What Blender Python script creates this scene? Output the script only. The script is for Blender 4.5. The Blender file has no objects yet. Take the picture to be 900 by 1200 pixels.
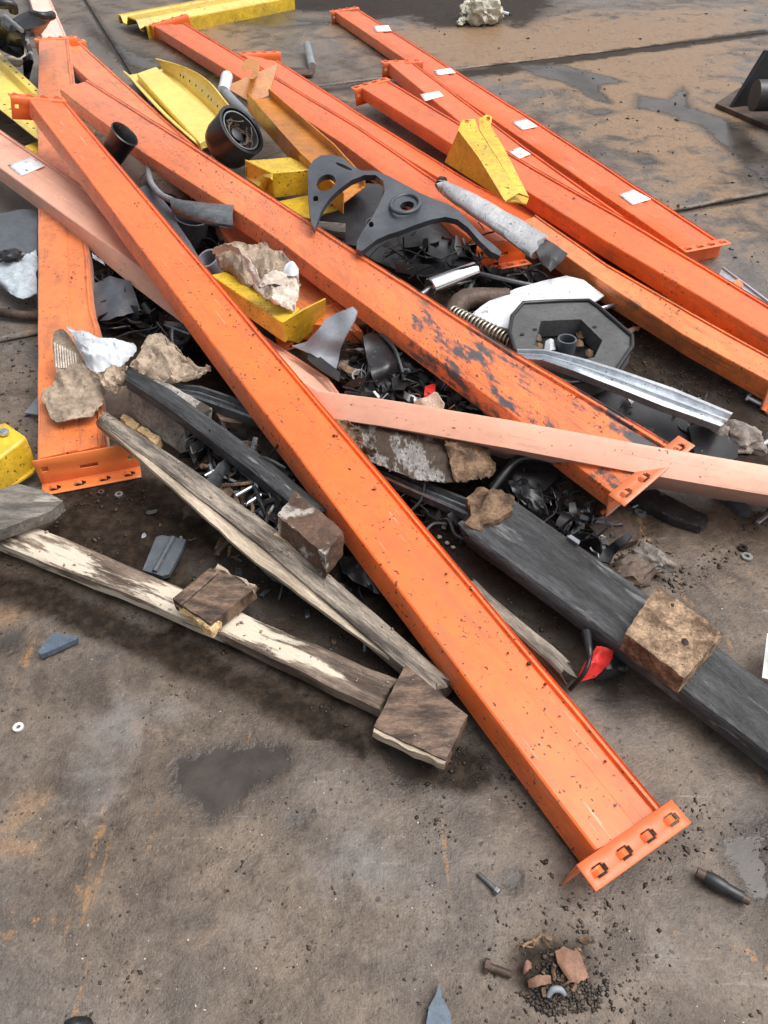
import bpy, bmesh, math, random
import numpy as np
from mathutils import Vector, noise
from mathutils.geometry import delaunay_2d_cdt
R_ = math.radians
S = bpy.context.scene
COL = S.collection

# ------------------------------------------------------------------ camera
CAM_H, PITCH, FPX = 1.2, R_(44.0), 902.0        # a phone held at chest height, looking down
cam_d = bpy.data.cameras.new("camera")
cam_d.sensor_fit = 'VERTICAL'; cam_d.sensor_height = 36.0; cam_d.sensor_width = 27.0
cam_d.lens = FPX / 1200.0 * 36.0
cam_d.clip_start = 0.02; cam_d.clip_end = 400.0
cam = bpy.data.objects.new("camera", cam_d); COL.objects.link(cam)
cam.location = (0, 0, CAM_H); cam.rotation_euler = (R_(90) - PITCH, 0, 0)
S.camera = cam

# ------------------------------------------------------------------ overcast sky and soft sun
SUN_EL, SUN_AZ = R_(62), R_(88)                 # azimuth clockwise from +Y
w = bpy.data.worlds.new("World"); S.world = w; w.use_nodes = True
nt = w.node_tree; nt.nodes.clear()
out = nt.nodes.new("ShaderNodeOutputWorld"); bg = nt.nodes.new("ShaderNodeBackground")
sky = nt.nodes.new("ShaderNodeTexSky"); sky.sky_type = 'NISHITA'; sky.sun_disc = False
sky.sun_elevation = SUN_EL; sky.sun_rotation = SUN_AZ; sky.dust_density = 7.0; sky.air_density = 1.0
bw = nt.nodes.new("ShaderNodeRGBToBW"); mx = nt.nodes.new("ShaderNodeMix"); mx.data_type = 'RGBA'
mx.inputs[0].default_value = 0.82                # cloud cover: the sky's colour greyed evenly
nt.links.new(sky.outputs[0], bw.inputs[0]); nt.links.new(sky.outputs[0], mx.inputs[6])
nt.links.new(bw.outputs[0], mx.inputs[7]); nt.links.new(mx.outputs[2], bg.inputs[0])
bg.inputs[1].default_value = 0.15
nt.links.new(bg.outputs[0], out.inputs[0])
sd = bpy.data.lights.new("sun", 'SUN'); sd.energy = 0.55; sd.angle = R_(60); sd.color = (1.0, 0.97, 0.93)
so = bpy.data.objects.new("sun", sd); COL.objects.link(so)
sv = Vector((math.sin(SUN_AZ)*math.cos(SUN_EL), math.cos(SUN_AZ)*math.cos(SUN_EL), math.sin(SUN_EL)))
so.rotation_euler = sv.to_track_quat('Z', 'Y').to_euler(); so.location = sv * 20
S.view_settings.view_transform = 'Standard'; S.view_settings.look = 'None'
S.view_settings.exposure = 0.66; S.view_settings.gamma = 1.0

# ------------------------------------------------------------------ placing: measured sight line + a height
_c, _s = math.cos(PITCH), math.sin(PITCH)
def at(u, v, z=0.0):
    x = (u - 450) / FPX; y = -(v - 600) / FPX
    r = Vector((x, _c + y*_s, -_s + y*_c))
    t = (z - CAM_H) / r.z
    return Vector((0, 0, CAM_H)) + r * t
CAM = Vector((0, 0, CAM_H))
CR = Vector((1, 0, 0)); CU = Vector((0, _s, _c)); CF = Vector((0, _c, -_s))   # right, up and forward of the sight

# ------------------------------------------------------------------ materials
def N(nt, t, **kw):
    n = nt.nodes.new(t)
    for k, v in kw.items():
        setattr(n, k, v)
    return n
def L(nt, a, b): nt.links.new(a, b)
def math_(nt, op, a, b=None, clamp=False):
    n = N(nt, "ShaderNodeMath", operation=op); n.use_clamp = clamp
    for i, x in enumerate((a, b)):
        if x is None: continue
        if isinstance(x, (int, float)): n.inputs[i].default_value = x
        else: L(nt, x, n.inputs[i])
    return n.outputs[0]
def ramp(nt, f, lo, hi):
    n = N(nt, "ShaderNodeMapRange"); n.interpolation_type = 'SMOOTHSTEP'
    L(nt, f, n.inputs[0]); n.inputs[1].default_value = lo; n.inputs[2].default_value = hi
    return n.outputs[0]
def mixc(nt, f, a, b):
    n = N(nt, "ShaderNodeMix", data_type='RGBA')
    if isinstance(f, (int, float)): n.inputs[0].default_value = f
    else: L(nt, f, n.inputs[0])
    for i, x in ((6, a), (7, b)):
        if isinstance(x, tuple): n.inputs[i].default_value = (*x, 1)
        else: L(nt, x, n.inputs[i])
    return n.outputs[2]
def mixf(nt, f, a, b):
    n = N(nt, "ShaderNodeMix", data_type='FLOAT')
    L(nt, f, n.inputs[0])
    for i, x in ((2, a), (3, b)):
        if isinstance(x, (int, float)): n.inputs[i].default_value = x
        else: L(nt, x, n.inputs[i])
    return n.outputs[0]
def noise_(nt, vec, scale, detail=3, rough=.55, dist=0.0):
    n = N(nt, "ShaderNodeTexNoise"); n.inputs['Scale'].default_value = scale
    n.inputs['Detail'].default_value = detail; n.inputs['Roughness'].default_value = rough
    n.inputs['Distortion'].default_value = dist
    L(nt, vec, n.inputs['Vector']); return n.outputs['Fac']
def coords(nt, kind, stretch):
    tc = N(nt, "ShaderNodeTexCoord"); oi = N(nt, "ShaderNodeObjectInfo")
    mp = N(nt, "ShaderNodeMapping"); mp.inputs['Scale'].default_value = stretch
    L(nt, tc.outputs[kind], mp.inputs['Vector'])
    off = N(nt, "ShaderNodeVectorMath", operation='ADD')
    sc = math_(nt, 'MULTIPLY', oi.outputs['Random'], 37.0)
    L(nt, mp.outputs[0], off.inputs[0]); L(nt, sc, off.inputs[1])
    return off.outputs[0]

def mat(name, base, rough=.5, metal=0.0, var=.25, varscale=6, alt=None,
        patch=0.0, patch_col=(.05, .035, .025), patch_scale=9, patch_rough=None,
        speck=0.0, speck_col=(.03, .02, .015), speck_scale=140,
        bump=.15, bump_scale=60, coord='Object', stretch=(1, 1, 1), coat=0.0, coat_rough=.15,
        scratch=0.0, scratch_col=(.6, .5, .45), spec=.5, roughvar=.15, zone=None, sheen=0.0, grime=0.0, fine=None):
    if fine is None: fine = min(.5, var * .9)
    m = bpy.data.materials.new(name); m.use_nodes = True
    nt = m.node_tree; b = nt.nodes["Principled BSDF"]
    vec = coords(nt, coord, stretch)
    n1 = noise_(nt, vec, varscale, 5, .6)
    dark = tuple(c * (1 - var) for c in base)
    lite = alt if alt else tuple(min(1, c * (1 + var * .6)) for c in base)
    col = mixc(nt, ramp(nt, n1, .32, .68), dark, lite)
    if fine:
        fm = N(nt, "ShaderNodeVectorMath", operation='SCALE'); L(nt, col, fm.inputs[0])
        fn = math_(nt, 'ADD', math_(nt, 'MULTIPLY', noise_(nt, vec, varscale*6.5, 5, .7), .6), math_(nt, 'MULTIPLY', noise_(nt, vec, varscale*21, 4, .7), .4))
        L(nt, math_(nt, 'ADD', 1 - fine, math_(nt, 'MULTIPLY', ramp(nt, fn, .36, .64), 2*fine)), fm.inputs['Scale'])
        col = fm.outputs[0]
    ro = math_(nt, 'ADD', rough - roughvar/2, math_(nt, 'MULTIPLY', noise_(nt, vec, varscale*2.3, 4), roughvar), True)
    hgt = noise_(nt, vec, bump_scale, 4, .65)
    met = None
    if scratch > 0:
        v2 = coords(nt, coord, (stretch[0]*1.2, stretch[1]*26, stretch[2]*26))
        sn = noise_(nt, v2, 5.0, 4, .6, .4)
        mask = math_(nt, 'MULTIPLY', ramp(nt, sn, .70 - .1*scratch, .74 - .1*scratch), ramp(nt, noise_(nt, vec, 3.1, 2), .42, .6))
        col = mixc(nt, mask, col, scratch_col)
    if patch > 0:
        pn = noise_(nt, vec, patch_scale, 6, .68)
        thr = .74 - .32 * patch
        if zone:
            uvx = N(nt, "ShaderNodeSeparateXYZ"); tcz = N(nt, "ShaderNodeTexCoord"); L(nt, tcz.outputs['UV'], uvx.inputs[0])
            zin = ramp(nt, uvx.outputs[0], zone[0], zone[1])
            stretchn = noise_(nt, coords(nt, coord, (stretch[0]*1.5, stretch[1]*7, stretch[2])), 4.0, 5, .7)
            pn = math_(nt, 'ADD', math_(nt, 'ADD', math_(nt, 'MULTIPLY', pn, .55), math_(nt, 'MULTIPLY', stretchn, .45)), math_(nt, 'MULTIPLY', math_(nt, 'SUBTRACT', zin, .6), zone[2]*.35))
        mask = ramp(nt, pn, thr, thr + .07)
        col = mixc(nt, mask, col, patch_col)
        if patch_rough is not None: ro = mixf(nt, mask, ro, patch_rough)
        if metal > 0: met = mixf(nt, mask, metal, 0.0)
        hgt = math_(nt, 'SUBTRACT', hgt, math_(nt, 'MULTIPLY', mask, .35))
    if grime > 0:
        g1 = noise_(nt, coords(nt, coord, (stretch[0]*.8, stretch[1]*3, stretch[2]*3)), 6.0, 6, .7)
        g2 = noise_(nt, vec, 26, 5, .7)
        gm = math_(nt, 'MULTIPLY', ramp(nt, math_(nt, 'ADD', math_(nt, 'MULTIPLY', g1, .6), math_(nt, 'MULTIPLY', g2, .4)), .47, .62), .55*grime)
        col = mixc(nt, gm, col, (.16, .075, .035))
        v3 = coords(nt, coord, (stretch[0]*.9, stretch[1]*60, stretch[2]*60))
        ln = math_(nt, 'MULTIPLY', ramp(nt, noise_(nt, v3, 3.0, 3, .6, .2), .61, .65), ramp(nt, g1, .44, .58))
        col = mixc(nt, math_(nt, 'MULTIPLY', ln, .75*grime), col, (.10, .045, .025))
        ro = mixf(nt, gm, ro, .75)
    if speck > 0:
        s1 = noise_(nt, vec, speck_scale, 2, .5)
        cl = noise_(nt, vec, speck_scale * .09, 3, .6)
        thr = math_(nt, 'SUBTRACT', .835, math_(nt, 'MULTIPLY', cl, .19 + .17 * speck))
        mask = ramp(nt, math_(nt, 'SUBTRACT', s1, thr), 0.0, .025)
        col = mixc(nt, mask, col, speck_col)
        ro = mixf(nt, mask, ro, .8)
    L(nt, col, b.inputs['Base Color']); L(nt, ro, b.inputs['Roughness'])
    if met is not None: L(nt, met, b.inputs['Metallic'])
    else: b.inputs['Metallic'].default_value = metal
    b.inputs['Specular IOR Level'].default_value = spec
    if sheen: b.inputs['Sheen Weight'].default_value = sheen; b.inputs['Sheen Roughness'].default_value = .45; b.inputs['Sheen Tint'].default_value = (1, .86, .80, 1)
    if coat: b.inputs['Coat Weight'].default_value = coat; b.inputs['Coat Roughness'].default_value = coat_rough
    if bump:
        bp = N(nt, "ShaderNodeBump"); bp.inputs['Strength'].default_value = bump; bp.inputs['Distance'].default_value = .004
        L(nt, hgt, bp.inputs['Height']); L(nt, bp.outputs[0], b.inputs['Normal'])
    return m

UV = dict(coord='UV')
ORANGE = (.80, .132, .012)
M = {}
M['orange'] = mat('orange_paint', ORANGE, .40, var=.12, varscale=2.2, patch=.2, patch_col=(.44, .08, .02), patch_scale=6, sheen=.2, grime=.6,
                  speck=.8, speck_col=(.07, .03, .015), speck_scale=120, bump=.06, bump_scale=30, coat=.4, coat_rough=.3, scratch=.6, scratch_col=(.62, .33, .22), **UV)
M['orange_worn'] = mat('worn_orange_paint', (.80, .168, .035), .45, var=.16, varscale=3, patch=.36, patch_col=(.05, .046, .052), patch_scale=9, zone=(1.75, 2.5, .9), sheen=.35, grime=.7,
                  speck=.95, speck_col=(.06, .03, .02), speck_scale=110, bump=.10, bump_scale=40, coat=.5, coat_rough=.32, scratch=.5, scratch_col=(.25, .15, .12), **UV)
M['orange_old'] = mat('dusty_orange_paint', (.78, .195, .04), .46, var=.16, varscale=3, patch=.24, patch_col=(.36, .12, .05), patch_scale=7, sheen=.35, grime=.8,
                  speck=.6, speck_col=(.07, .035, .02), speck_scale=120, bump=.08, bump_scale=40, coat=.5, coat_rough=.32, scratch=.5, scratch_col=(.22, .11, .07), **UV)
M['pink'] = mat('faded_pink_paint', (.78, .40, .275), .5, var=.08, varscale=2, patch=.06, patch_col=(.6, .24, .13), patch_scale=7, sheen=.2, grime=.35,
                  speck=.35, speck_col=(.12, .05, .03), speck_scale=120, bump=.05, bump_scale=30, coat=.3, coat_rough=.35, scratch=.3, scratch_col=(.42, .2, .14), **UV)
M['palepink'] = mat('pale_pink_paint', (.80, .55, .46), .5, var=.08, varscale=2, speck=.25, speck_col=(.15, .08, .06), bump=.05, coat=.25, coat_rough=.3,
                  scratch=.25, scratch_col=(.45, .3, .25), **UV)
M['yellow'] = mat('yellow_paint', (.66, .43, .025), .42, var=.18, varscale=5, patch=.24, grime=.5, patch_col=(.10, .07, .03), patch_scale=14,
                  speck=.8, speck_col=(.05, .035, .015), speck_scale=110, bump=.08, coat=.35, coat_rough=.25)
M['paleyellow'] = mat('pale_yellow_paint', (.76, .58, .14), .45, var=.10, varscale=4, speck=.2, speck_col=(.2, .14, .04), bump=.05, coat=.35, coat_rough=.25)
M['amber'] = mat('amber_paint', (.50, .175, .008), .36, var=.2, varscale=6, patch=.34, grime=.6, patch_col=(.16, .06, .015), patch_scale=16,
                  speck=.4, bump=.08, coat=.45, coat_rough=.2)
M['white'] = mat('white_paint', (.66, .68, .71), .35, var=.08, patch=.34, patch_col=(.22, .17, .13), patch_scale=13, speck=.55, bump=.05, coat=.2)
M['sticker'] = mat('sticker_paper', (.78, .78, .78), .6, var=.03, patch=.58, patch_col=(.20, .22, .27), patch_scale=48, bump=0)
M['greyplastic'] = mat('grey_plastic', (.062, .068, .080), .38, var=.2, varscale=7, patch=.22, patch_col=(.12, .115, .11), patch_scale=9, speck=.2, speck_col=(.2, .18, .16), bump=.12, bump_scale=500)
M['bluegrey'] = mat('blue_grey_plastic', (.22, .235, .265), .45, var=.14, varscale=6, patch=.14, patch_col=(.06, .055, .05), patch_scale=18, speck=.4, bump=.08)
M['darkplastic'] = mat('dark_plastic', (.022, .022, .025), .38, var=.3, varscale=9, patch=.18, patch_col=(.075, .055, .04), patch_scale=12, patch_rough=.7, speck=.5, speck_col=(.14, .11, .09), bump=.12)
M['black'] = mat('black_plastic', (.016, .016, .018), .30, var=.3, varscale=9, patch=.08, patch_col=(.06, .045, .035), patch_scale=12, patch_rough=.7, speck=.3, speck_col=(.12, .1, .08), bump=.1)
M['slate'] = mat('slate_plastic', (.075, .085, .10), .5, var=.2, varscale=8, speck=.6, speck_col=(.16, .13, .11), bump=.12)
M['galv'] = mat('galvanised_steel', (.52, .56, .60), .34, metal=.85, var=.18, varscale=9, patch=.10, patch_col=(.2, .17, .14), patch_scale=14, patch_rough=.7, speck=.4, bump=.06)
M['darksteel'] = mat('dark_steel', (.20, .21, .22), .36, metal=.75, var=.3, varscale=9, patch=.35, patch_col=(.045, .04, .035), patch_scale=12, patch_rough=.5, speck=.6, bump=.12)
M['chrome'] = mat('chrome_steel', (.72, .72, .73), .12, metal=1.0, var=.1, patch=.14, patch_col=(.08, .06, .05), patch_scale=16, patch_rough=.6, bump=.04)
M['spring'] = mat('spring_steel', (.38, .34, .28), .35, metal=.85, var=.25, varscale=30, bump=.08)
M['rustysteel'] = mat('rusty_steel', (.09, .06, .045), .6, metal=.3, var=.4, varscale=14, patch=.3, patch_col=(.17, .075, .035), patch_scale=16, bump=.3)
M['dustyplastic'] = mat('dusty_grey_plastic', (.085, .086, .088), .6, var=.2, varscale=10, patch=.2, patch_col=(.06, .052, .045), patch_scale=12, speck=.8, speck_col=(.04, .03, .025), bump=.15)
M['silver'] = mat('scuffed_silver_paint', (.62, .62, .63), .38, metal=.55, var=.2, varscale=12, patch=.3, patch_col=(.20, .18, .165), patch_scale=16, patch_rough=.6, speck=.5, bump=.1, scratch=.6, scratch_col=(.16, .14, .13), **UV)
M['wood'] = mat('weathered_wood', (.10, .078, .064), .72, var=.5, varscale=7, alt=(.30, .25, .20), patch=.25, patch_col=(.10, .055, .035), patch_scale=4.5,
                speck=.35, bump=.5, bump_scale=30, stretch=(1.0, 9, 9), **UV)
M['woodside'] = mat('pale_bare_wood', (.42, .33, .24), .75, var=.3, varscale=7, alt=(.55, .45, .34), patch=.35, patch_col=(.20, .14, .10), patch_scale=5,
                bump=.4, bump_scale=30, stretch=(1.0, 8, 8), **UV)
M['palletwood'] = mat('split_pallet_wood', (.115, .075, .052), .72, var=.5, varscale=5, alt=(.25, .185, .14), patch=.80, patch_col=(.60, .52, .41), patch_scale=2.6,
                speck=.5, bump=.5, bump_scale=28, stretch=(1.0, 5, 5), **UV)
M['darkwood'] = mat('wet_dark_wood', (.020, .021, .023), .5, var=.5, varscale=4, alt=(.066, .069, .074), patch=.44, patch_col=(.15, .15, .148), patch_scale=5,
                patch_rough=.7, speck=.5, speck_col=(.012, .01, .01), bump=.9, bump_scale=40, stretch=(1.0, 5, 5), scratch=1.1, scratch_col=(.008, .007, .007), **UV)
M['woodobj'] = mat('grey_board', (.115, .10, .088), .75, var=.4, varscale=5, alt=(.20, .175, .15), patch=.5, patch_col=(.36, .32, .27), patch_scale=3.5, speck=.5, bump=.5, bump_scale=20, stretch=(1.5, 7, 7))
M['bluepl'] = mat('dull_blue_plastic', (.095, .125, .165), .5, var=.25, varscale=12, speck=.5, speck_col=(.2, .18, .16), bump=.1)
M['brownwood'] = mat('brown_wet_wood', (.060, .030, .019), .6, var=.5, varscale=16, alt=(.19, .12, .08), patch=.3, patch_col=(.028, .02, .02), patch_scale=9,
                speck=.5, speck_col=(.3, .24, .17), bump=.5, bump_scale=40, stretch=(1, 3, 1))
M['rawwood'] = mat('splintered_raw_wood', (.62, .43, .22), .8, var=.35, varscale=30, patch=.2, patch_col=(.25, .15, .08), patch_scale=30, bump=.8, bump_scale=90)
M['chipboard'] = mat('chipboard', (.20, .115, .065), .85, var=.55, varscale=30, alt=(.40, .27, .17), patch=.5, patch_col=(.085, .04, .022), patch_scale=11,
                speck=.8, speck_col=(.06, .03, .02), speck_scale=160, bump=.9, bump_scale=110)
M['greyblock'] = mat('grey_muddy_block', (.26, .24, .215), .8, var=.4, varscale=16, patch=.6, patch_col=(.05, .038, .03), patch_scale=9, speck=.6, bump=.8, bump_scale=90)
M['mudblock'] = mat('brown_muddy_block', (.10, .055, .035), .75, var=.4, varscale=16, patch=.64, patch_col=(.40, .36, .32), patch_scale=7, speck=.6, bump=.8, bump_scale=90)
M['cardboard'] = mat('wet_cardboard', (.34, .26, .19), .8, var=.35, varscale=12, patch=.4, patch_col=(.15, .105, .075), patch_scale=10, speck=.5, bump=.8, bump_scale=60)
M['cardlight'] = mat('pale_torn_cardboard', (.54, .46, .39), .8, var=.3, varscale=14, patch=.4, patch_col=(.26, .19, .14), patch_scale=12, bump=.7, bump_scale=70)
M['muddycard'] = mat('muddy_cardboard', (.25, .23, .215), .7, var=.45, varscale=22, stretch=(2.2, 1, 1), patch=.84, patch_col=(.05, .03, .018), patch_scale=9, speck=1.0, speck_scale=90, bump=.8, bump_scale=80)
M['paper'] = mat('white_paper', (.50, .52, .55), .6, var=.10, varscale=10, patch=.15, patch_col=(.35, .30, .26), patch_scale=10, speck=.2, bump=.15, bump_scale=30)
M['cloth'] = mat('pale_blue_cloth', (.40, .45, .49), .75, var=.25, varscale=9, patch=.12, patch_col=(.25, .24, .23), patch_scale=9, bump=.4, bump_scale=50)
M['greycloth'] = mat('grey_cloth', (.16, .165, .17), .85, var=.35, varscale=20, bump=.6, bump_scale=140)
M['foam'] = mat('pale_foam', (.52, .50, .40), .85, var=.3, varscale=25, bump=.8, bump_scale=60)
M['concrete'] = mat('broken_concrete', (.22, .19, .165), .85, var=.4, varscale=18, patch=.3, patch_col=(.07, .055, .045), patch_scale=9, bump=.9, bump_scale=70)
M['mud'] = mat('brown_mud', (.085, .055, .038), .6, var=.4, varscale=20, speck=.7, speck_col=(.3, .25, .2), bump=.9, bump_scale=60)
M['crumb'] = mat('dirt_crumb', (.03, .021, .016), .6, var=.5, varscale=60, alt=(.075, .055, .042), bump=0)
M['red'] = mat('red_fabric', (.62, .025, .02), .45, var=.2, varscale=20, speck=.5, bump=.3, bump_scale=80)
M['leaf'] = mat('dry_leaf', (.24, .125, .08), .7, var=.25, varscale=30, bump=.4, bump_scale=60)
M['darkleaf'] = mat('rotten_leaf_brown', (.15, .085, .045), .7, var=.4, varscale=30, bump=.4, bump_scale=60)
M['rot'] = mat('rotten_torn_wood', (.10, .052, .03), .8, var=.5, varscale=22, alt=(.23, .14, .08), patch=.4, patch_col=(.05, .03, .02), patch_scale=14, bump=1.0, bump_scale=70, stretch=(1, 1, 2))
M['yellowleaf'] = mat('yellow_leaf', (.62, .42, .08), .6, var=.2, varscale=30, bump=.2)
M['cream'] = mat('cream_plastic', (.62, .62, .60), .5, var=.1, varscale=20, speck=.2, bump=.05)
M['hole'] = mat('hole_dark', (.02, .008, .004), .7, var=.1, bump=0)

# ------------------------------------------------------------------ object helpers
def finish(name, bm, m, root=None, loc=None, smooth=35, bevel=0.0, solid=0.0, seg=2):
    """link bm (built in world coordinates) as one mesh object"""
    bmesh.ops.recalc_face_normals(bm, faces=bm.faces) if not solid else None
    if root is not None:
        base = root.matrix_parent_base
    else:
        if loc is None:
            xs = [v.co for v in bm.verts]
            loc = Vector((sum(c.x for c in xs)/len(xs), sum(c.y for c in xs)/len(xs), min(c.z for c in xs)))
        base = loc
    for v in bm.verts: v.co -= base
    for f in bm.faces: f.smooth = True
    for e in bm.edges:
        e.smooth = not (len(e.link_faces) == 2 and e.calc_face_angle(0) > R_(smooth))
    me = bpy.data.meshes.new(name); bm.to_mesh(me); bm.free()
    if isinstance(m, (list, tuple)):
        for x in m: me.materials.append(x)
    else: me.materials.append(m)
    o = bpy.data.objects.new(name, me); COL.objects.link(o)
    if root is not None: o.parent = root.o
    else: o.location = base
    if solid:
        s = o.modifiers.new("thickness", 'SOLIDIFY'); s.thickness = solid; s.offset = -1; s.use_even_offset = False
    if bevel:
        b = o.modifiers.new("edges", 'BEVEL'); b.width = bevel; b.segments = seg; b.limit_method = 'ANGLE'; b.angle_limit = R_(40)
    return o
def tag(o, label, cat, group=None, kind=None):
    o['label'] = label; o['category'] = cat
    if group: o['group'] = group
    o['kind'] = kind or 'thing'
    return o
class Root:
    """a thing: an Empty at its base that parents its parts"""
    def __init__(s, name, label, cat, loc, group=None):
        s.o = bpy.data.objects.new(name, None); COL.objects.link(s.o); s.o.empty_display_size = .05
        s.o.location = loc; s.matrix_parent_base = Vector(loc); tag(s.o, label, cat, group)
class Part:
    """a part used as the parent of sub-parts"""
    def __init__(s, o, base): s.o = o; s.matrix_parent_base = base
def sub(root, o): return Part(o, root.matrix_parent_base)

def jit(p, amp, sc, seed=0):
    q = Vector(p) * sc + Vector((seed * 7.3, seed * 3.1, seed * 5.7))
    return Vector(noise.noise_vector(q)) * amp

def sweep(frames, profile, bm=None, close=True, caps=True, nz=0.0, nsc=8, seed=0, jag=0.0):
    """frames: (L, R, n) top-left, top-right and normal; profile: (x fraction -.5...5, drop in m)"""
    bm = bm or bmesh.new()
    uvl = bm.loops.layers.uv.verify()
    rows = []; us = [0.0]
    for i, (a, b, n) in enumerate(frames):
        c = (a + b) / 2; x = b - a
        if i: us.append(us[-1] + (c - cprev).length)
        cprev = c
        rows.append([c + x * px + n * py for px, py in profile])
    W = (frames[0][1] - frames[0][0]).length
    vs = [0.0]
    for k in range(1, len(profile) + 1):
        p, q = profile[k-1], profile[k % len(profile)]
        vs.append(vs[-1] + math.hypot((p[0]-q[0]) * W, p[1]-q[1]))
    if jag:
        for idx, sg in ((0, -1), (-1, 1)):
            t = (frames[idx][0] - frames[1 if idx == 0 else -2][0]).normalized()
            for k in range(len(profile)):
                rows[idx][k] = rows[idx][k] + t * jag * (noise.noise(Vector((k * 1.7, seed * 9.1, idx * 3.0))))
    V = [[bm.verts.new(p + (jit(p, nz, nsc, seed) if nz else Vector())) for p in r] for r in rows]
    m = len(profile)
    for i in range(len(V) - 1):
        for k in range(m if close else m - 1):
            k2 = (k + 1) % m
            f = bm.faces.new((V[i][k], V[i][k2], V[i+1][k2], V[i+1][k]))
            for lp, (uu, vv) in zip(f.loops, ((us[i], vs[k]), (us[i], vs[k+1]), (us[i+1], vs[k+1]), (us[i+1], vs[k]))):
                lp[uvl].uv = (uu, vv)
    if caps and close:
        for r in (V[0], V[-1]):
            try:
                f = bm.faces.new(r)
                for lp in f.loops: lp[uvl].uv = (lp.vert.co.x, lp.vert.co.y)
            except ValueError: pass
    return bm
def solve_right(Lp, uR, vR, zL, t, W, lim, lo=-40, hi=41):
    best = None
    for k in range(lo, hi):
        z = zL + lim * k / 40
        Rp = at(uR, vR, z); d = Rp - Lp; d -= t * d.dot(t)
        e = abs(d.length - W) + .15 * abs(z - zL)
        if best is None or e < best[0]: best = (e, Rp)
    return best[1]
def lr_frames(st, W=None, lim=.03, n=6):
    """st: (uL, vL, uR, vR, zL[, zR]) edge sights of the top face -> frames"""
    Ls = [at(s[0], s[1], s[4]) for s in st]
    Rs = []
    for i, s in enumerate(st):
        j0, j1 = max(0, i-1), min(len(st)-1, i+1)
        t = (Ls[j1] - Ls[j0]).normalized()
        if len(s) > 5: Rs.append(at(s[2], s[3], s[5]))
        elif W is None: Rs.append(at(s[2], s[3], s[4]))
        else: Rs.append(solve_right(Ls[i], s[2], s[3], s[4], t, W, lim))
    return mk_frames(Ls, Rs, n)
def mk_frames(Ls, Rs, n=6):
    P = []
    for i in range(len(Ls) - 1):
        for k in range(n):
            f = k / n
            P.append((Ls[i].lerp(Ls[i+1], f), Rs[i].lerp(Rs[i+1], f)))
    P.append((Ls[-1], Rs[-1]))
    fr = []
    for i, (a, b) in enumerate(P):
        j0, j1 = max(0, i-1), min(len(P)-1, i+1)
        t = ((P[j1][0] + P[j1][1]) - (P[j0][0] + P[j0][1])).normalized()
        nn = (b - a).cross(t).normalized()
        if nn.z < 0: nn = -nn
        fr.append((a, b, nn))
    return fr
def smooth_path(pts, n=6):
    out = []
    P = [pts[0]] + list(pts) + [pts[-1]]
    for i in range(1, len(P) - 2):
        p0, p1, p2, p3 = P[i-1], P[i], P[i+1], P[i+2]
        for k in range(n):
            t = k / n
            out.append(.5 * ((2*p1) + (p2-p0)*t + (2*p0-5*p1+4*p2-p3)*t*t + (3*p1-p0-3*p2+p3)*t**3))
    out.append(Vector(pts[-1])); return out
def tube(pts, r, sides=8, bm=None, n=5, caps=True, curved=True):
    """r: a radius or one per point"""
    bm = bm or bmesh.new(); uvl = bm.loops.layers.uv.verify()
    pts = [Vector(p) for p in pts]
    rr = r if isinstance(r, (list, tuple)) else [r] * len(pts)
    if curved and len(pts) > 2:
        Q = smooth_path(pts, n)
        rq = []
        for i in range(len(pts) - 1):
            rq += [rr[i] + (rr[i+1]-rr[i]) * k / n for k in range(n)]
        rq.append(rr[-1])
    else: Q, rq = pts, rr
    V = []; up = Vector((0, 0, 1)); u = 0
    for i, p in enumerate(Q):
        t = (Q[min(i+1, len(Q)-1)] - Q[max(i-1, 0)]).normalized()
        if i == 0:
            x = t.cross(up if abs(t.z) < .95 else Vector((1, 0, 0))).normalized()
        else:
            x = (x - t * x.dot(t)).normalized()
        y = t.cross(x)
        V.append([bm.verts.new(p + (x*math.cos(a) + y*math.sin(a)) * rq[i]) for a in [2*math.pi*k/sides for k in range(sides)]])
    for i in range(len(V) - 1):
        for k in range(sides):
            k2 = (k+1) % sides
            f = bm.faces.new((V[i][k], V[i][k2], V[i+1][k2], V[i+1][k]))
            for lp, (a, b) in zip(f.loops, ((i, k), (i, k+1), (i+1, k+1), (i+1, k))): lp[uvl].uv = (a*.05, b*.02)
    if caps:
        bm.faces.new(V[0]); bm.faces.new(V[-1])
    return bm
def lathe(base, axis, prof, sides=28, bm=None, seed=0, nz=0.0, ell=1.0):
    """prof: (radius, height along axis)"""
    bm = bm or bmesh.new(); axis = Vector(axis).normalized()
    x = axis.cross(Vector((0, 0, 1)) if abs(axis.z) < .95 else Vector((1, 0, 0))).normalized(); y = axis.cross(x)
    V = []
    for r, h in prof:
        V.append([bm.verts.new(Vector(base) + axis*h + x*math.cos(a)*r + y*math.sin(a)*r*ell) for a in [2*math.pi*k/sides for k in range(sides)]])
    for i in range(len(V) - 1):
        for k in range(sides):
            k2 = (k+1) % sides
            bm.faces.new((V[i][k], V[i][k2], V[i+1][k2], V[i+1][k]))
    if prof[0] != prof[-1]:
        if prof[0][0] > 1e-4: bm.faces.new(V[0])
        if prof[-1][0] > 1e-4: bm.faces.new(V[-1])
    bmesh.ops.remove_doubles(bm, verts=bm.verts, dist=1e-5)
    return bm
def inside(p, poly):
    c = False; j = len(poly) - 1
    for i in range(len(poly)):
        a, b = poly[i], poly[j]
        if (a[1] > p[1]) != (b[1] > p[1]) and p[0] < (b[0]-a[0]) * (p[1]-a[1]) / (b[1]-a[1]) + a[0]: c = not c
        j = i
    return c
def idw(keys, sm=40):
    def f(u, v):
        sw = sz = 0
        for ku, kv, kz in keys:
            w_ = 1 / ((u-ku)**2 + (v-kv)**2 + sm) ** 1.2
            sw += w_; sz += w_ * kz
        return sz / sw
    return f
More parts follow.
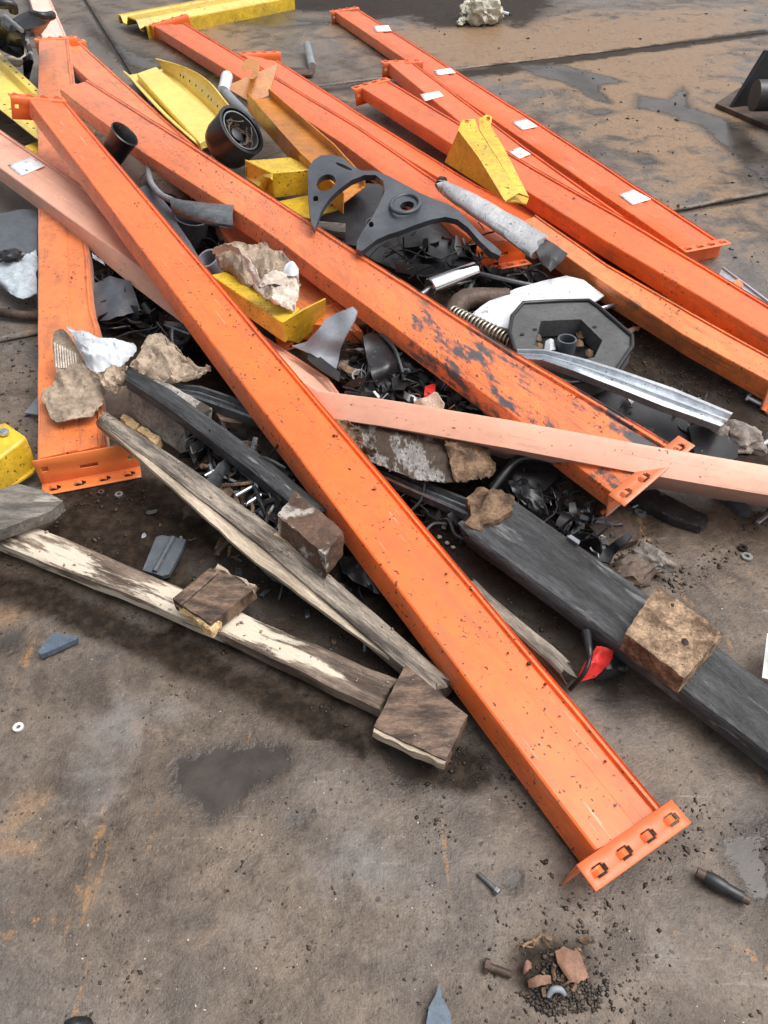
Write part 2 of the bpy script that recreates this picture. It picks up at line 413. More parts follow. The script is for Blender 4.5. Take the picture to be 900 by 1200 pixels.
def lin(keys):
    A = np.array([[k[0], k[1], 1] for k in keys], float); c = np.linalg.lstsq(A, np.array([k[2] for k in keys], float), rcond=None)[0]
    return lambda u, v: float(c[0]*u + c[1]*v + c[2])
def ell(u, v, ru, rv, n=14, rot=0):
    return [(u + ru*math.cos(a)*math.cos(rot) - rv*math.sin(a)*math.sin(rot), v + ru*math.cos(a)*math.sin(rot) + rv*math.sin(a)*math.cos(rot))
            for a in [2*math.pi*k/n for k in range(n)]]
def cutplate(outline, zf, thick=None, holes=(), step=6, nz=0.0, nsc=20, seed=0, rough_edge=0.0, down=None):
    """a plate from its outline: cut with a fine interior mesh, its height from zf, thickened along its own normal"""
    if not callable(zf):
        z0 = zf; zf = lambda u, v: z0
    rng = random.Random(seed + 11)
    def dens(poly):
        o = []
        for i in range(len(poly)):
            a, b = poly[i], poly[(i+1) % len(poly)]
            k = max(1, int(math.hypot(a[0]-b[0], a[1]-b[1]) / step))
            for q in range(k):
                f = q / k
                o.append((a[0]+(b[0]-a[0])*f + (rng.uniform(-1, 1)*rough_edge if q else 0), a[1]+(b[1]-a[1])*f + (rng.uniform(-1, 1)*rough_edge if q else 0)))
        return o
    loops = [dens(outline)] + [list(h) for h in holes]
    vs, es = [], []
    for lp in loops:
        o = len(vs); vs += [Vector(p) for p in lp]
        es += [(o+i, o+(i+1) % len(lp)) for i in range(len(lp))]
    us = [p[0] for p in outline]; vv = [p[1] for p in outline]
    u = min(us) + step/2
    while u < max(us):
        v = min(vv) + step/2
        while v < max(vv):
            q = (u + rng.uniform(-.2, .2)*step, v + rng.uniform(-.2, .2)*step)
            if inside(q, loops[0]) and not any(inside(q, h) for h in loops[1:]): vs.append(Vector(q))
            v += step
        u += step
    ov, oe, of, *_ = delaunay_2d_cdt(vs, es, [], 0, 1e-4)
    bm = bmesh.new()
    B = []
    for p in ov:
        q = at(p.x, p.y, zf(p.x, p.y))
        if nz: q = q + jit(q, nz, nsc, seed)
        B.append(bm.verts.new(q))
    for f in of:
        c = (sum(ov[i].x for i in f)/len(f), sum(ov[i].y for i in f)/len(f))
        if inside(c, loops[0]) and not any(inside(c, h) for h in loops[1:]):
            try: bm.faces.new([B[i] for i in f])
            except ValueError: pass
    for v in [v for v in bm.verts if not v.link_faces]: bm.verts.remove(v)
    bm.normal_update()
    nsum = sum((f.normal * f.calc_area() for f in bm.faces), Vector())
    if nsum.dot(CAM - at(us[0], vv[0], zf(us[0], vv[0]))) < 0:
        bmesh.ops.reverse_faces(bm, faces=bm.faces)
    if thick:
        d = Vector(down) if down else -(nsum if nsum.dot(CAM - at(us[0], vv[0])) > 0 else -nsum).normalized()
        r = bmesh.ops.extrude_face_region(bm, geom=list(bm.faces), use_keep_orig=True)
        for e in [x for x in r['geom'] if isinstance(x, bmesh.types.BMVert)]: e.co += d * thick
        bmesh.ops.recalc_face_normals(bm, faces=bm.faces)
    return bm
def crease(p, nz, nsc, seed):
    """sharp folds: ridged noise, mostly across the sheet"""
    o = Vector((seed*7.3, seed*3.1, seed*5.7))
    a = 1 - abs(noise.noise(p*nsc*.75 + o)) * 3.2
    b = 1 - abs(noise.noise(p*nsc*1.9 + o*1.7)) * 3.2
    c = noise.noise(p*nsc*4.5 + o*2.3)
    k = .62*a + .32*b + .12*c
    return (Vector((0, -.35, 1)) * k + Vector(noise.noise_vector(p*nsc*.6 + o)) * .55) * nz * .95
def loft(rows, n=18, m=4, nz=0.0, nsc=25, seed=0, thick=0.0, rag=0.0):
    """a bent sheet through rows of sights (u, v, z)"""
    R = []
    for r in rows:
        p = smooth_path([at(*q) for q in r], 8)
        R.append([p[min(len(p)-1, int(round(k*(len(p)-1)/n)))] for k in range(n+1)])
    full = []
    for i in range(len(R) - 1):
        for k in range(m):
            full.append([R[i][j].lerp(R[i+1][j], k/m) for j in range(n+1)])
    full.append(R[-1])
    bm = bmesh.new(); uvl = bm.loops.layers.uv.verify()
    def edge(i, j):
        if not rag or not (i in (0, len(full)-1) or j in (0, n)): return Vector()
        p = full[i][j]; c = full[len(full)//2][n//2]
        return (c - p).normalized() * rag * (.5 + noise.noise(p*60 + Vector((seed, 0, 0))) + .7*noise.noise(p*170 + Vector((seed, 3, 0))))
    V = [[bm.verts.new(p + edge(i, j) + (crease(p, nz, nsc, seed) if nz else Vector())) for j, p in enumerate(r)] for i, r in enumerate(full)]
    for i in range(len(V)-1):
        for j in range(n):
            f = bm.faces.new((V[i][j], V[i][j+1], V[i+1][j+1], V[i+1][j]))
            for lp, (a, b) in zip(f.loops, ((i, j), (i, j+1), (i+1, j+1), (i+1, j))): lp[uvl].uv = (b*.02, a*.02)
    bm.normal_update()
    if sum((f.normal*f.calc_area() for f in bm.faces), Vector()).dot(CAM - full[0][0]) < 0:
        bmesh.ops.reverse_faces(bm, faces=bm.faces)
    if thick:
        bm.normal_update(); nn = {v.index: None for v in bm.verts}
        bm.verts.index_update(); nn = [v.normal.copy() for v in bm.verts]; old = list(bm.verts)
        r = bmesh.ops.extrude_face_region(bm, geom=list(bm.faces), use_keep_orig=True)
        new = [x for x in r['geom'] if isinstance(x, bmesh.types.BMVert)]
        for v, q in zip(new, nn): pass
        kd = {tuple(round(c, 6) for c in v.co): k for k, v in zip(nn, old)}
        for v in new: v.co -= kd.get(tuple(round(c, 6) for c in v.co), Vector((0, 0, 1))) * thick
        bmesh.ops.recalc_face_normals(bm, faces=bm.faces)
    return bm
def block(top, h, nz=0.0015, nsc=40, seed=0, cuts=5, bm=None, down=(0, 0, -1), bulge=0.0):
    """a block from the four sights of its top face and its height"""
    bm = bm or bmesh.new()
    T = [at(*q) for q in top]; d = Vector(down).normalized() * h
    vs = [bm.verts.new(p) for p in T] + [bm.verts.new(p + d) for p in T]
    for f in ((0, 1, 2, 3), (7, 6, 5, 4), (0, 4, 5, 1), (1, 5, 6, 2), (2, 6, 7, 3), (3, 7, 4, 0)):
        bm.faces.new([vs[i] for i in f])
    if cuts:
        bmesh.ops.subdivide_edges(bm, edges=list(bm.edges), cuts=cuts, use_grid_fill=True)
    bm.normal_update()
    bmesh.ops.recalc_face_normals(bm, faces=bm.faces)
    if nz:
        for v in bm.verts: v.co += jit(v.co, nz, nsc, seed) + jit(v.co, nz*.5, nsc*3, seed+3)
    return bm
def chunk(c, rad, seed=0, nz=.35, sub_=3, rot=0.0, bm=None):
    """an irregular lump; c world centre, rad three radii"""
    t = bmesh.new()
    bmesh.ops.create_icosphere(t, subdivisions=sub_, radius=1.0)
    ca, sa = math.cos(rot), math.sin(rot)
    for v in t.verts:
        p = v.co.copy()
        k = 1 + nz * noise.noise(p * 1.3 + Vector((seed*5.1, seed, 0))) + nz * .5 * noise.noise(p * 3.3 + Vector((seed*2.1, 0, seed)))
        p = Vector((p.x*rad[0], p.y*rad[1], p.z*rad[2])) * k
        v.co = Vector((p.x*ca - p.y*sa, p.x*sa + p.y*ca, p.z)) + Vector(c)
    if bm is None: return t
    me = bpy.data.meshes.new("tmp"); t.to_mesh(me); t.free(); bm.from_mesh(me); bpy.data.meshes.remove(me); return bm
def holed(xs, ys, holes, P, bm=None):
    """sheet over cell lines xs, ys without the cells in holes; P(x, y) -> world"""
    bm = bm or bmesh.new()
    V = {}
    def vert(i, j):
        if (i, j) not in V: V[(i, j)] = bm.verts.new(P(xs[i], ys[j]))
        return V[(i, j)]
    for i in range(len(xs)-1):
        for j in range(len(ys)-1):
            if (i, j) in holes: continue
            bm.faces.new((vert(i, j), vert(i+1, j), vert(i+1, j+1), vert(i, j+1)))
    return bm
# ------------------------------------------------------------------ ground: rusty steel plates
def ground_material():
    m = bpy.data.materials.new("wet_rusty_plate"); m.use_nodes = True
    nt = m.node_tree; b = nt.nodes["Principled BSDF"]
    tc = N(nt, "ShaderNodeTexCoord"); vec = tc.outputs['Object']
    at_ = N(nt, "ShaderNodeAttribute", attribute_name="stain_shade")
    sp = N(nt, "ShaderNodeSeparateColor"); L(nt, at_.outputs['Color'], sp.inputs[0])
    wet, damp_shade, rust = sp.outputs[0], sp.outputs[1], sp.outputs[2]
    dust = at_.outputs['Alpha']
    nA = noise_(nt, vec, 1.3, 6, .6, .5); nB = noise_(nt, vec, 7, 7, .66, .3); nC = noise_(nt, vec, 38, 6, .68); nD = noise_(nt, vec, 210, 3, .6)
    mp = N(nt, "ShaderNodeMapping"); mp.inputs['Rotation'].default_value = (0, 0, R_(-62)); mp.inputs['Scale'].default_value = (3, 40, 1); L(nt, vec, mp.inputs[0])
    nS = noise_(nt, mp.outputs[0], 1.4, 5, .65, .6)
    col = mixc(nt, ramp(nt, nB, .34, .66), (.066, .047, .034), (.182, .138, .103))
    col = mixc(nt, math_(nt, 'MULTIPLY', ramp(nt, nA, .44, .62), .5), col, (.160, .148, .142))
    rn = math_(nt, 'ADD', rust, math_(nt, 'MULTIPLY', math_(nt, 'SUBTRACT', nB, .5), 1.5))
    col = mixc(nt, math_(nt, 'MULTIPLY', ramp(nt, rn, .40, .75), .85), col, mixc(nt, nC, (.20, .115, .06), (.36, .225, .125)))
    streak = math_(nt, 'MULTIPLY', ramp(nt, nS, .60, .72), ramp(nt, nC, .40, .62))
    col = mixc(nt, math_(nt, 'MULTIPLY', streak, .5), col, (.36, .33, .30))
    # long rust runs, drawn down the plate
    mr = N(nt, "ShaderNodeMapping"); mr.inputs['Rotation'].default_value = (0, 0, R_(8)); mr.inputs['Scale'].default_value = (26, 2.2, 1); L(nt, vec, mr.inputs[0])
    run = math_(nt, 'MULTIPLY', ramp(nt, noise_(nt, mr.outputs[0], 1.0, 4, .6), .62, .70), ramp(nt, math_(nt, 'ADD', nC, math_(nt, 'MULTIPLY', nA, .3)), .60, .70))
    col = mixc(nt, math_(nt, 'MULTIPLY', run, .7), col, (.36, .18, .06))
    # bright orange rust flecks
    of = math_(nt, 'MULTIPLY', ramp(nt, noise_(nt, vec, 4.3, 4, .6), .60, .70), ramp(nt, noise_(nt, vec, 55, 4, .7), .56, .64))
    col = mixc(nt, math_(nt, 'MULTIPLY', of, .75), col, (.42, .19, .055))
    # fine tone
    col = mixc(nt, math_(nt, 'MULTIPLY', ramp(nt, nC, .48, .30), .55), col, (.045, .034, .028))
    nF = math_(nt, 'ADD', math_(nt, 'MULTIPLY', noise_(nt, vec, 85, 6, .72, .4), .55), math_(nt, 'MULTIPLY', noise_(nt, vec, 300, 4, .7), .45))
    fm = N(nt, "ShaderNodeVectorMath", operation='SCALE'); L(nt, col, fm.inputs[0])
    L(nt, math_(nt, 'ADD', .70, math_(nt, 'MULTIPLY', ramp(nt, nF, .34, .66), .60)), fm.inputs['Scale']); col = fm.outputs[0]
    # dark flecks of dirt
    fl = math_(nt, 'MULTIPLY', ramp(nt, noise_(nt, vec, 75, 2, .5), .665, .69), ramp(nt, nB, .40, .60))
    col = mixc(nt, math_(nt, 'MULTIPLY', fl, .85), col, (.028, .02, .016))
    fl2 = ramp(nt, noise_(nt, vec, 190, 2, .5), .71, .73)
    col = mixc(nt, math_(nt, 'MULTIPLY', fl2, .8), col, (.03, .022, .018))
    wh = ramp(nt, noise_(nt, vec, 160, 1, .5), .775, .785)
    col = mixc(nt, wh, col, (.5, .48, .44))
    dn = math_(nt, 'ADD', damp_shade, math_(nt, 'MULTIPLY', math_(nt, 'SUBTRACT', nB, .5), 1.1))
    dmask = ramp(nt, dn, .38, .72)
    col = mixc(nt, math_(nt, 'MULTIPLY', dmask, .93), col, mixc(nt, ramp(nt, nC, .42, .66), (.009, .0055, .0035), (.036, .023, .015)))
    du = math_(nt, 'ADD', dust, math_(nt, 'MULTIPLY', math_(nt, 'SUBTRACT', nB, .5), 1.0))
    dumask = ramp(nt, du, .45, .8)
    col = mixc(nt, math_(nt, 'MULTIPLY', dumask, .6), col, mixc(nt, nC, (.12, .118, .12), (.27, .26, .255)))
    wn = math_(nt, 'ADD', wet, math_(nt, 'ADD', math_(nt, 'MULTIPLY', math_(nt, 'SUBTRACT', nB, .5), 1.3), math_(nt, 'MULTIPLY', math_(nt, 'SUBTRACT', nC, .5), .7)))
    wmask = ramp(nt, wn, .36, .72)
    halo = ramp(nt, wn, .08, .5)
    col = mixc(nt, math_(nt, 'MULTIPLY', halo, .5), col, (.06, .045, .034))
    col = mixc(nt, math_(nt, 'MULTIPLY', wmask, .9), col, mixc(nt, ramp(nt, nB, .35, .65), (.030, .023, .019), (.065, .055, .048)))
    ro = math_(nt, 'ADD', .14, math_(nt, 'MULTIPLY', nB, .32))
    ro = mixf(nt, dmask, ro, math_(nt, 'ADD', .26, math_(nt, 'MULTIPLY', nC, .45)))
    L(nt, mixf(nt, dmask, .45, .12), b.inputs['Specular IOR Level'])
    ro = mixf(nt, halo, ro, .36)
    ro = mixf(nt, wmask, ro, math_(nt, 'ADD', .05, math_(nt, 'MULTIPLY', ramp(nt, nC, .45, .7), .22)))
    L(nt, col, b.inputs['Base Color']); L(nt, ro, b.inputs['Roughness'])
    h = math_(nt, 'ADD', math_(nt, 'MULTIPLY', nC, .9), math_(nt, 'ADD', math_(nt, 'ADD', math_(nt, 'MULTIPLY', nD, .35), math_(nt, 'MULTIPLY', nF, .7)), math_(nt, 'MULTIPLY', fl, .5)))
    h = math_(nt, 'MULTIPLY', h, math_(nt, 'SUBTRACT', 1.0, math_(nt, 'MULTIPLY', wmask, .90)))
    bp = N(nt, "ShaderNodeBump"); bp.inputs['Strength'].default_value = .6; bp.inputs['Distance'].default_value = .006
    L(nt, h, bp.inputs['Height']); L(nt, bp.outputs[0], b.inputs['Normal'])
    return m
M['plate'] = ground_material()
M['joint'] = mat('joint_dirt', (.022, .017, .014), .5, var=.5, varscale=14, bump=.6)

def poly_field(X, Y, polys):
    """soft field, 1 inside and 0 outside, of polygons given as sights on the ground"""
    F = np.zeros_like(X)
    for soft, amp, pl in polys:
        P_ = np.array([at(u, v)[:2] for u, v in pl])
        d = np.full(X.shape, 1e9); ins = np.zeros(X.shape, bool)
        for i in range(len(P_)):
            a, b = P_[i], P_[(i+1) % len(P_)]
            ab = b - a; tt = np.clip(((X-a[0])*ab[0] + (Y-a[1])*ab[1]) / max(1e-9, ab @ ab), 0, 1)
            d = np.minimum(d, np.hypot(X - a[0] - tt*ab[0], Y - a[1] - tt*ab[1]))
            c = (a[1] > Y) != (b[1] > Y)
            xi = np.where(c, (b[0]-a[0]) * (Y-a[1]) / np.where(abs(b[1]-a[1]) < 1e-9, 1e-9, b[1]-a[1]) + a[0], 0)
            ins ^= c & (X < xi)
        s = np.where(ins, d, -d)
        F = np.maximum(F, amp * np.clip(.5 + .5 * s / soft, 0, 1))
    return F
WET = [
 (.12, 1, [(95, 20), (140, 52), (190, 70), (255, 88), (250, 98), (195, 82), (160, 84), (128, 62)]),
 (.10, .9, [(190, -20), (300, -20), (340, 22), (420, 26), (330, 34), (240, 22)]),
 (.05, 1, [(745, 110), (785, 118), (800, 100), (812, 126), (850, 140), (885, 165), (905, 185), (905, 228), (880, 205), (850, 172), (815, 146), (770, 130), (742, 128)]),
 (.04, 1, [(600, 76), (660, 76), (690, 84), (735, 96), (700, 100), (716, 122), (690, 114), (668, 98), (630, 90)]),
 (.04, .9, [(680, 130), (705, 126), (728, 131), (700, 137)]),
 (.04, .9, [(735, 185), (760, 182), (780, 192), (752, 194)]),
 (.03, 1, [(196, 890), (240, 876), (300, 866), (342, 868), (352, 890), (330, 915), (295, 930), (262, 958), (240, 962), (222, 940), (198, 925)]),
 (.03, 1, [(842, 985), (872, 962), (905, 942), (905, 1090), (884, 1062), (858, 1022)]),
 (.03, 1, [(690, 788), (735, 785), (738, 815), (720, 832), (700, 820)]),
 (.03, 1, [(452, 862), (520, 868), (512, 905), (482, 935), (458, 915)]),
 (.05, 1, [(215, 650), (300, 655), (420, 720), (505, 790), (470, 800), (330, 730), (240, 690)]),
 (.05, 1, [(470, 590), (545, 640), (680, 735), (660, 770), (580, 715), (500, 650)]),
 (.04, .9, [(835, 455), (905, 470), (905, 535), (870, 520), (840, 490)]),
 (.03, .9, [(0, 742), (25, 738), (30, 760), (10, 768), (-20, 765)]),
 (.03, .8, [(330, 955), (360, 948), (368, 975), (340, 980)]),
 (.02, .8, [(585, 1025), (608, 1020), (622, 1035), (605, 1048), (588, 1044)]),
]
DAMP_SHADE = [  # damp ground, together with painted shadow and dark reflection
 (.06, 1.1, [(690, 330), (790, 380), (905, 450), (905, 545), (830, 560), (720, 490), (640, 400)]),
 (.05, 1.0, [(20, 640), (110, 560), (240, 560), (300, 700), (180, 690)]),
 (.30, 1.1, [(290, -40), (660, -40), (645, 10), (615, 34), (590, 26), (560, 32), (505, 33), (470, 20), (430, 24), (380, 14), (310, 12)]),  # dark reflection in the far puddle, painted as dark ground
 (.12, .9, [(360, 104), (450, 93), (600, 71), (640, 66), (690, 64), (640, 84), (560, 92), (450, 104), (360, 112)]),
 (.06, .85, [(640, 68), (905, 32), (905, 42), (640, 80)]),
 (.05, .8, [(660, 272), (790, 244), (905, 222), (905, 232), (790, 254), (660, 284)]),
 (.10, .9, [(640, 78), (690, 84), (712, 110), (718, 124), (690, 114), (664, 98)]),
 (.08, .85, [(95, 20), (140, 50), (165, 75), (235, 130), (225, 140), (150, 84), (100, 40)]),
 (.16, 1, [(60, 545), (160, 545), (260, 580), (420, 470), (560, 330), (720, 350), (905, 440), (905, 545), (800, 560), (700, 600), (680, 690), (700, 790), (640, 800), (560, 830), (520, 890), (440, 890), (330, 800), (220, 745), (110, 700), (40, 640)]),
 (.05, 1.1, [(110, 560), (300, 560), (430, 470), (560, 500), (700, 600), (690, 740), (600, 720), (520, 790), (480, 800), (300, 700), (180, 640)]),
 (.12, .9, [(100, 250), (300, 220), (480, 260), (560, 340), (430, 480), (200, 520), (110, 420)]),
 (.07, 1.0, [(-20, 655), (60, 675), (180, 730), (330, 795), (440, 850), (430, 905), (300, 840), (160, 775), (40, 720), (-20, 705)]),  # pallet board's cast shadow painted in with the wet ground
 (.05, .85, [(600, 1105), (640, 1085), (690, 1095), (715, 1130), (690, 1180), (620, 1180), (585, 1150)]),
 (.05, .95, [(430, 850), (560, 870), (600, 915), (540, 940), (470, 920)]),  # wet ground by the front block, with the shadow there painted in
 (.04, .7, [(5, 1020), (60, 1012), (100, 1022), (95, 1045), (30, 1042)]),
 (.04, .7, [(180, 1018), (240, 990), (270, 1000), (200, 1040)]),
 (.10, .6, [(760, 830), (905, 900), (905, 930), (820, 880)]),
]
RUST = [
 (.06, .8, [(60, 900), (110, 890), (120, 930), (70, 950)]),
 (.08, .7, [(170, 1080), (260, 1060), (270, 1130), (190, 1140)]),
 (.05, .8, [(440, 845), (470, 850), (430, 880), (400, 860)]),
 (.5, .85, [(330, 30), (905, 0), (905, 330), (790, 250), (600, 110), (430, 70)]),
 (.3, .75, [(300, 95), (420, 110), (540, 170), (500, 190), (380, 140)]),
 (.3, .7, [(170, -10), (220, 0), (330, 40), (330, 70), (240, 80), (180, 66)]),
 (.03, 1, [(-20, 986), (40, 988), (55, 995), (48, 1003), (-20, 996)]),
 (.04, 1, [(150, 835), (200, 860), (205, 872), (165, 862)]),
 (.05, .8, [(20, 915), (100, 905), (60, 955), (0, 975)]),
 (.06, .75, [(0, 1110), (25, 1070), (25, 1200), (0, 1200)]),
 (.05, .9, [(310, 905), (350, 895), (350, 925), (320, 930)]),
 (.12, .62, [(860, 920), (905, 925), (905, 960), (860, 945)]),
 (.2, .55, [(100, 1120), (260, 1100), (280, 1200), (120, 1200)]),
 (.06, .8, [(-20, 700), (40, 710), (30, 735), (-20, 730)]),
]
DUST = [
 (.10, .75, [(300, 980), (420, 950), (560, 1000), (520, 1080), (360, 1070)]),
 (.08, .7, [(20, 880), (120, 850), (200, 900), (120, 1000), (30, 980)]),
 (.14, .8, [(90, 770), (240, 800), (300, 850), (200, 880), (150, 960), (60, 940), (60, 830)]),
 (.15, .7, [(440, 960), (600, 990), (640, 1060), (560, 1120), (430, 1060)]),
 (.15, .7, [(640, 1060), (780, 1040), (860, 1120), (860, 1200), (700, 1200)]),
 (.12, .6, [(150, 1060), (330, 1000), (400, 1080), (300, 1160), (180, 1130)]),
 (.10, .6, [(620, 570), (740, 600), (860, 640), (900, 760), (860, 760), (740, 640)]),
 (.5, .55, [(620, 180), (760, 200), (860, 280), (900, 330), (860, 330), (700, 240)]),
]
TH = R_(22.4); TX = np.array([math.cos(TH), math.sin(TH)]); NX = np.array([-math.sin(TH), math.cos(TH)])
ground = bpy.data.objects.new("ground", None); COL.objects.link(ground); ground['kind'] = 'structure'
def plate(t0, t1, n0, n1, res):
    a = np.linspace(t0, t1, max(2, int((t1-t0)/res))); b = np.linspace(n0, n1, max(2, int((n1-n0)/res)))
    Tn, Nn = np.meshgrid(a, b); X = Tn*TX[0] + Nn*NX[0]; Y = Tn*TX[1] + Nn*NX[1]
    W_ = poly_field(X, Y, WET); D_ = poly_field(X, Y, DAMP_SHADE); Ru = poly_field(X, Y, RUST); Du = poly_field(X, Y, DUST)
    Z = np.zeros_like(X)
    ny, nx = X.shape
    top = np.stack([X, Y, Z], -1).reshape(-1, 3)
    idx = np.arange(nx*ny).reshape(ny, nx)
    q = np.stack([idx[:-1, :-1], idx[:-1, 1:], idx[1:, 1:], idx[1:, :-1]], -1).reshape(-1, 4)
    # edge skirts 14 mm deep
    ring = np.concatenate([idx[0, :], idx[1:, -1], idx[-1, -2::-1], idx[-2:0:-1, 0]])
    low = top[ring] - [0, 0, .014]; k = len(ring); o = len(top)
    nxt = np.roll(np.arange(k), -1)
    sk = np.stack([ring, o + np.arange(k), o + nxt, ring[nxt]], -1)
    V = np.concatenate([top, low]); Fq = np.concatenate([q, sk])
    me = bpy.data.meshes.new("steel_plate")
    me.vertices.add(len(V)); me.vertices.foreach_set("co", V.ravel().astype(np.float32))
    me.loops.add(Fq.size); me.loops.foreach_set("vertex_index", Fq.ravel().astype(np.int32))
    me.polygons.add(len(Fq)); me.polygons.foreach_set("loop_start", np.arange(0, Fq.size, 4, dtype=np.int32))
    me.update(calc_edges=True); me.validate()
    C = np.zeros((len(V), 4), np.float32)
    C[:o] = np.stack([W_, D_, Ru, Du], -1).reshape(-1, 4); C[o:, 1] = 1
    at2 = me.attributes.new("stain_shade", 'FLOAT_COLOR', 'POINT'); at2.data.foreach_set("color", C.ravel())
    me.materials.append(M['plate'])
    ob = bpy.data.objects.new("steel_plate", me); COL.objects.link(ob); ob.parent = ground
    return ob
g = .012
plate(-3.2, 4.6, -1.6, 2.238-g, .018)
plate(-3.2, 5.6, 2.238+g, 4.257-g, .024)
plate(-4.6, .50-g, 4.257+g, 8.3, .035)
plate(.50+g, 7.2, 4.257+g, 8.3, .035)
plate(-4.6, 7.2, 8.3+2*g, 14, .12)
bm = bmesh.new()
for x, y in ((-120, -120), (120, -120), (120, 120), (-120, 120)): bm.verts.new((x, y, -.012))
bm.faces.new(bm.verts)
soil = finish("yard_surface", bm, M['joint'], loc=Vector((0, 0, -.012))); soil['kind'] = 'structure'

# ------------------------------------------------------------------ rack beams
def beam_profile(t, flip=False):
    p = [(-.5, -t), (-.5, -.007), (-.487, -.002), (-.465, 0), (.07, 0), (.10, -.0045), (.375, -.0045), (.392, -.008), (.408, -.008), (.42, -.001),
         (.455, -.001), (.468, -.004), (.475, -.004), (.485, 0), (.497, -.002), (.5, -.006), (.5, -t)]
    if flip: p = [(-x, y) for x, y in reversed(p)]
    return p
FR = {}                                     # top faces kept for the dirt that lies on them
def connector(root, fr, end, ext0, ext1, up, m, depth=.042, drop=.075, tilt=0.0, rooms=4):
    """L-shaped end plate with four hooks. up: the hook leg lies level with the top face, else along the bottom"""
    a, b, n = fr[0] if end == 0 else fr[-1]
    a2, b2, _ = fr[1] if end == 0 else fr[-2]
    x = (b - a).normalized(); n = n.normalized()
    t = ((a + b) - (a2 + b2)).normalized(); t = (t - n * t.dot(n)).normalized()
    x = (x - t * x.dot(t)).normalized()
    W = (b - a).length
    x0, x1 = -ext0, W + ext1; Ltot = x1 - x0
    th = .0035
    o = a + n * (.002 if up else 0) + t * .002
    # leg against the beam's end
    xs = [x0, x0+.012, x0+.026, x0+Ltot*.42, x0+Ltot*.42+.04, x1-.022, x1-.012, x1]
    ys = [0.0, -drop*.30, -drop*.48, -drop*.62, -drop]
    A = holed(xs, ys, {(1, 1), (3, 2), (5, 2)}, lambda p, q: o + x*p + n*q)
    oA = finish("end_plate", A, m, root, solid=th, bevel=.0008, seg=1)
    # hook leg
    d = (t * math.cos(tilt) - n * math.sin(tilt))
    base = o if up else o - n * drop
    xs = [x0]; hc = set(); pitch = Ltot / rooms
    hooks = []
    for k in range(rooms):
        c = x0 + pitch * (k + .5)
        xs += [c - .014, c - .009, c + .009, c + .014]
        i = len(xs) - 4
        hc |= {(i, 2), (i+1, 1), (i+1, 2), (i+1, 3), (i+2, 2)}
        hooks.append(c)
    xs.append(x1)
    ys = [0, depth*.34, depth*.42, depth*.66, depth*.74, depth]
    B = holed(xs, ys, hc, lambda p, q: base + x*p + d*q)
    oB = finish("hook_plate", B, m, root, solid=th, bevel=.0008, seg=1)
    pB = sub(root, oB); nn = x.cross(d).normalized()
    if nn.z < 0: nn = -nn
    for c in hooks:
        h = bmesh.new(); fr2 = []
        for k in range(5):
            s_ = k / 4; p0 = base + x*(c - .015 + .020*s_) + d*(depth*.40) + nn*(.0015 + .007*math.sin(s_*math.pi*.9)) 
            fr2.append((p0, p0 + d*depth*.25, nn))
        sweep(fr2, [(-.5, 0), (.5, 0), (.5, -.003), (-.5, -.003)], bm=h)
        finish("hook", h, m, pB)
def rack_beam(label, st, key, W=.148, lim=.03, t=.055, c0=None, c1=None, flip=False, seed=0, group="rack beams heaped on the steel plates", n=10, dents=(), frames=None, nz=.0016):
    fr = frames or lr_frames(st, W, lim, n)
    fr2 = []
    for i, (a, b, nn) in enumerate(fr):
        for (pos, side, amt, wid) in dents:
            k = math.exp(-((i/(len(fr)-1) - pos)/wid)**2)
            x = (b - a).normalized()
            if side > 0: b = b + x * amt * k
            else: a = a - x * amt * k
        fr2.append((a, b, nn))
    fr = fr2
    loc = (fr[0][0] + fr[0][1] + fr[-1][0] + fr[-1][1]) / 4; loc.z = min(f[0].z for f in fr) - t
    root = Root("rack_beam", label, "beam", loc, group)
    bm = sweep(fr, beam_profile(t, flip), nz=nz, nsc=5, seed=seed)
    finish("beam_body", bm, M[key], root, smooth=30)
    if c0: connector(root, fr, 0, *c0, m=M[key])
    if c1: connector(root, fr, 1, *c1, m=M[key])
    FR[label] = fr
    return root, fr
def on_beam(fr, f, s, lift=.0):
    """point on a beam's top: f along, s across (0 left..1 right)"""
    k = f * (len(fr)-1); i = min(int(k), len(fr)-2); q = k - i
    a = fr[i][0].lerp(fr[i+1][0], q); b = fr[i][1].lerp(fr[i+1][1], q)
    return a.lerp(b, s) + fr[i][2] * lift
def sticker(root, fr, sights, lab=None):
    """paper label lying on a beam's face: four sights projected on to that face"""
    a, b, n = fr[len(fr)//2]
    bm = bmesh.new(); n0 = None; vs = []
    xs = np.linspace(0, 1, 5)
    def onface(u, v):
        # meet the sight line with the beam's face plane, segment by segment
        best = None
        for i in range(len(fr)-1):
            p = (fr[i][0] + fr[i][1] + fr[i+1][0] + fr[i+1][1]) / 4; nn = fr[i][2]
            r = (at(u, v, 0) - CAM).normalized(); k = (p - CAM).dot(nn) / r.dot(nn); q = CAM + r * k
            e = (q - p).length
            if best is None or e < best[0]: best = (e, q, nn)
        return best[1] + best[2] * .0022
    q = [onface(*s_) for s_ in sights]
    G = [[bm.verts.new(q[0].lerp(q[1], s_).lerp(q[3].lerp(q[2], s_), r_)) for s_ in xs] for r_ in xs]
    for i in range(4):
        for j in range(4): bm.faces.new((G[i][j], G[i][j+1], G[i+1][j+1], G[i+1][j]))
    bmesh.ops.recalc_face_normals(bm, faces=bm.faces)
    o = finish("paper_label", bm, M['sticker'], root, solid=.0006)
    return o

# 1 the front beam
b1, f1 = rack_beam("long bright orange beam lying over the whole heap, its hooked end nearest on bare plate",
    [(33, 116, 79, 120, .33), (697, 997, 783, 953, .062)], 'orange', W=.145, lim=.03, c0=(.06, .0, True), c1=(.042, .018, True), n=44, seed=1)
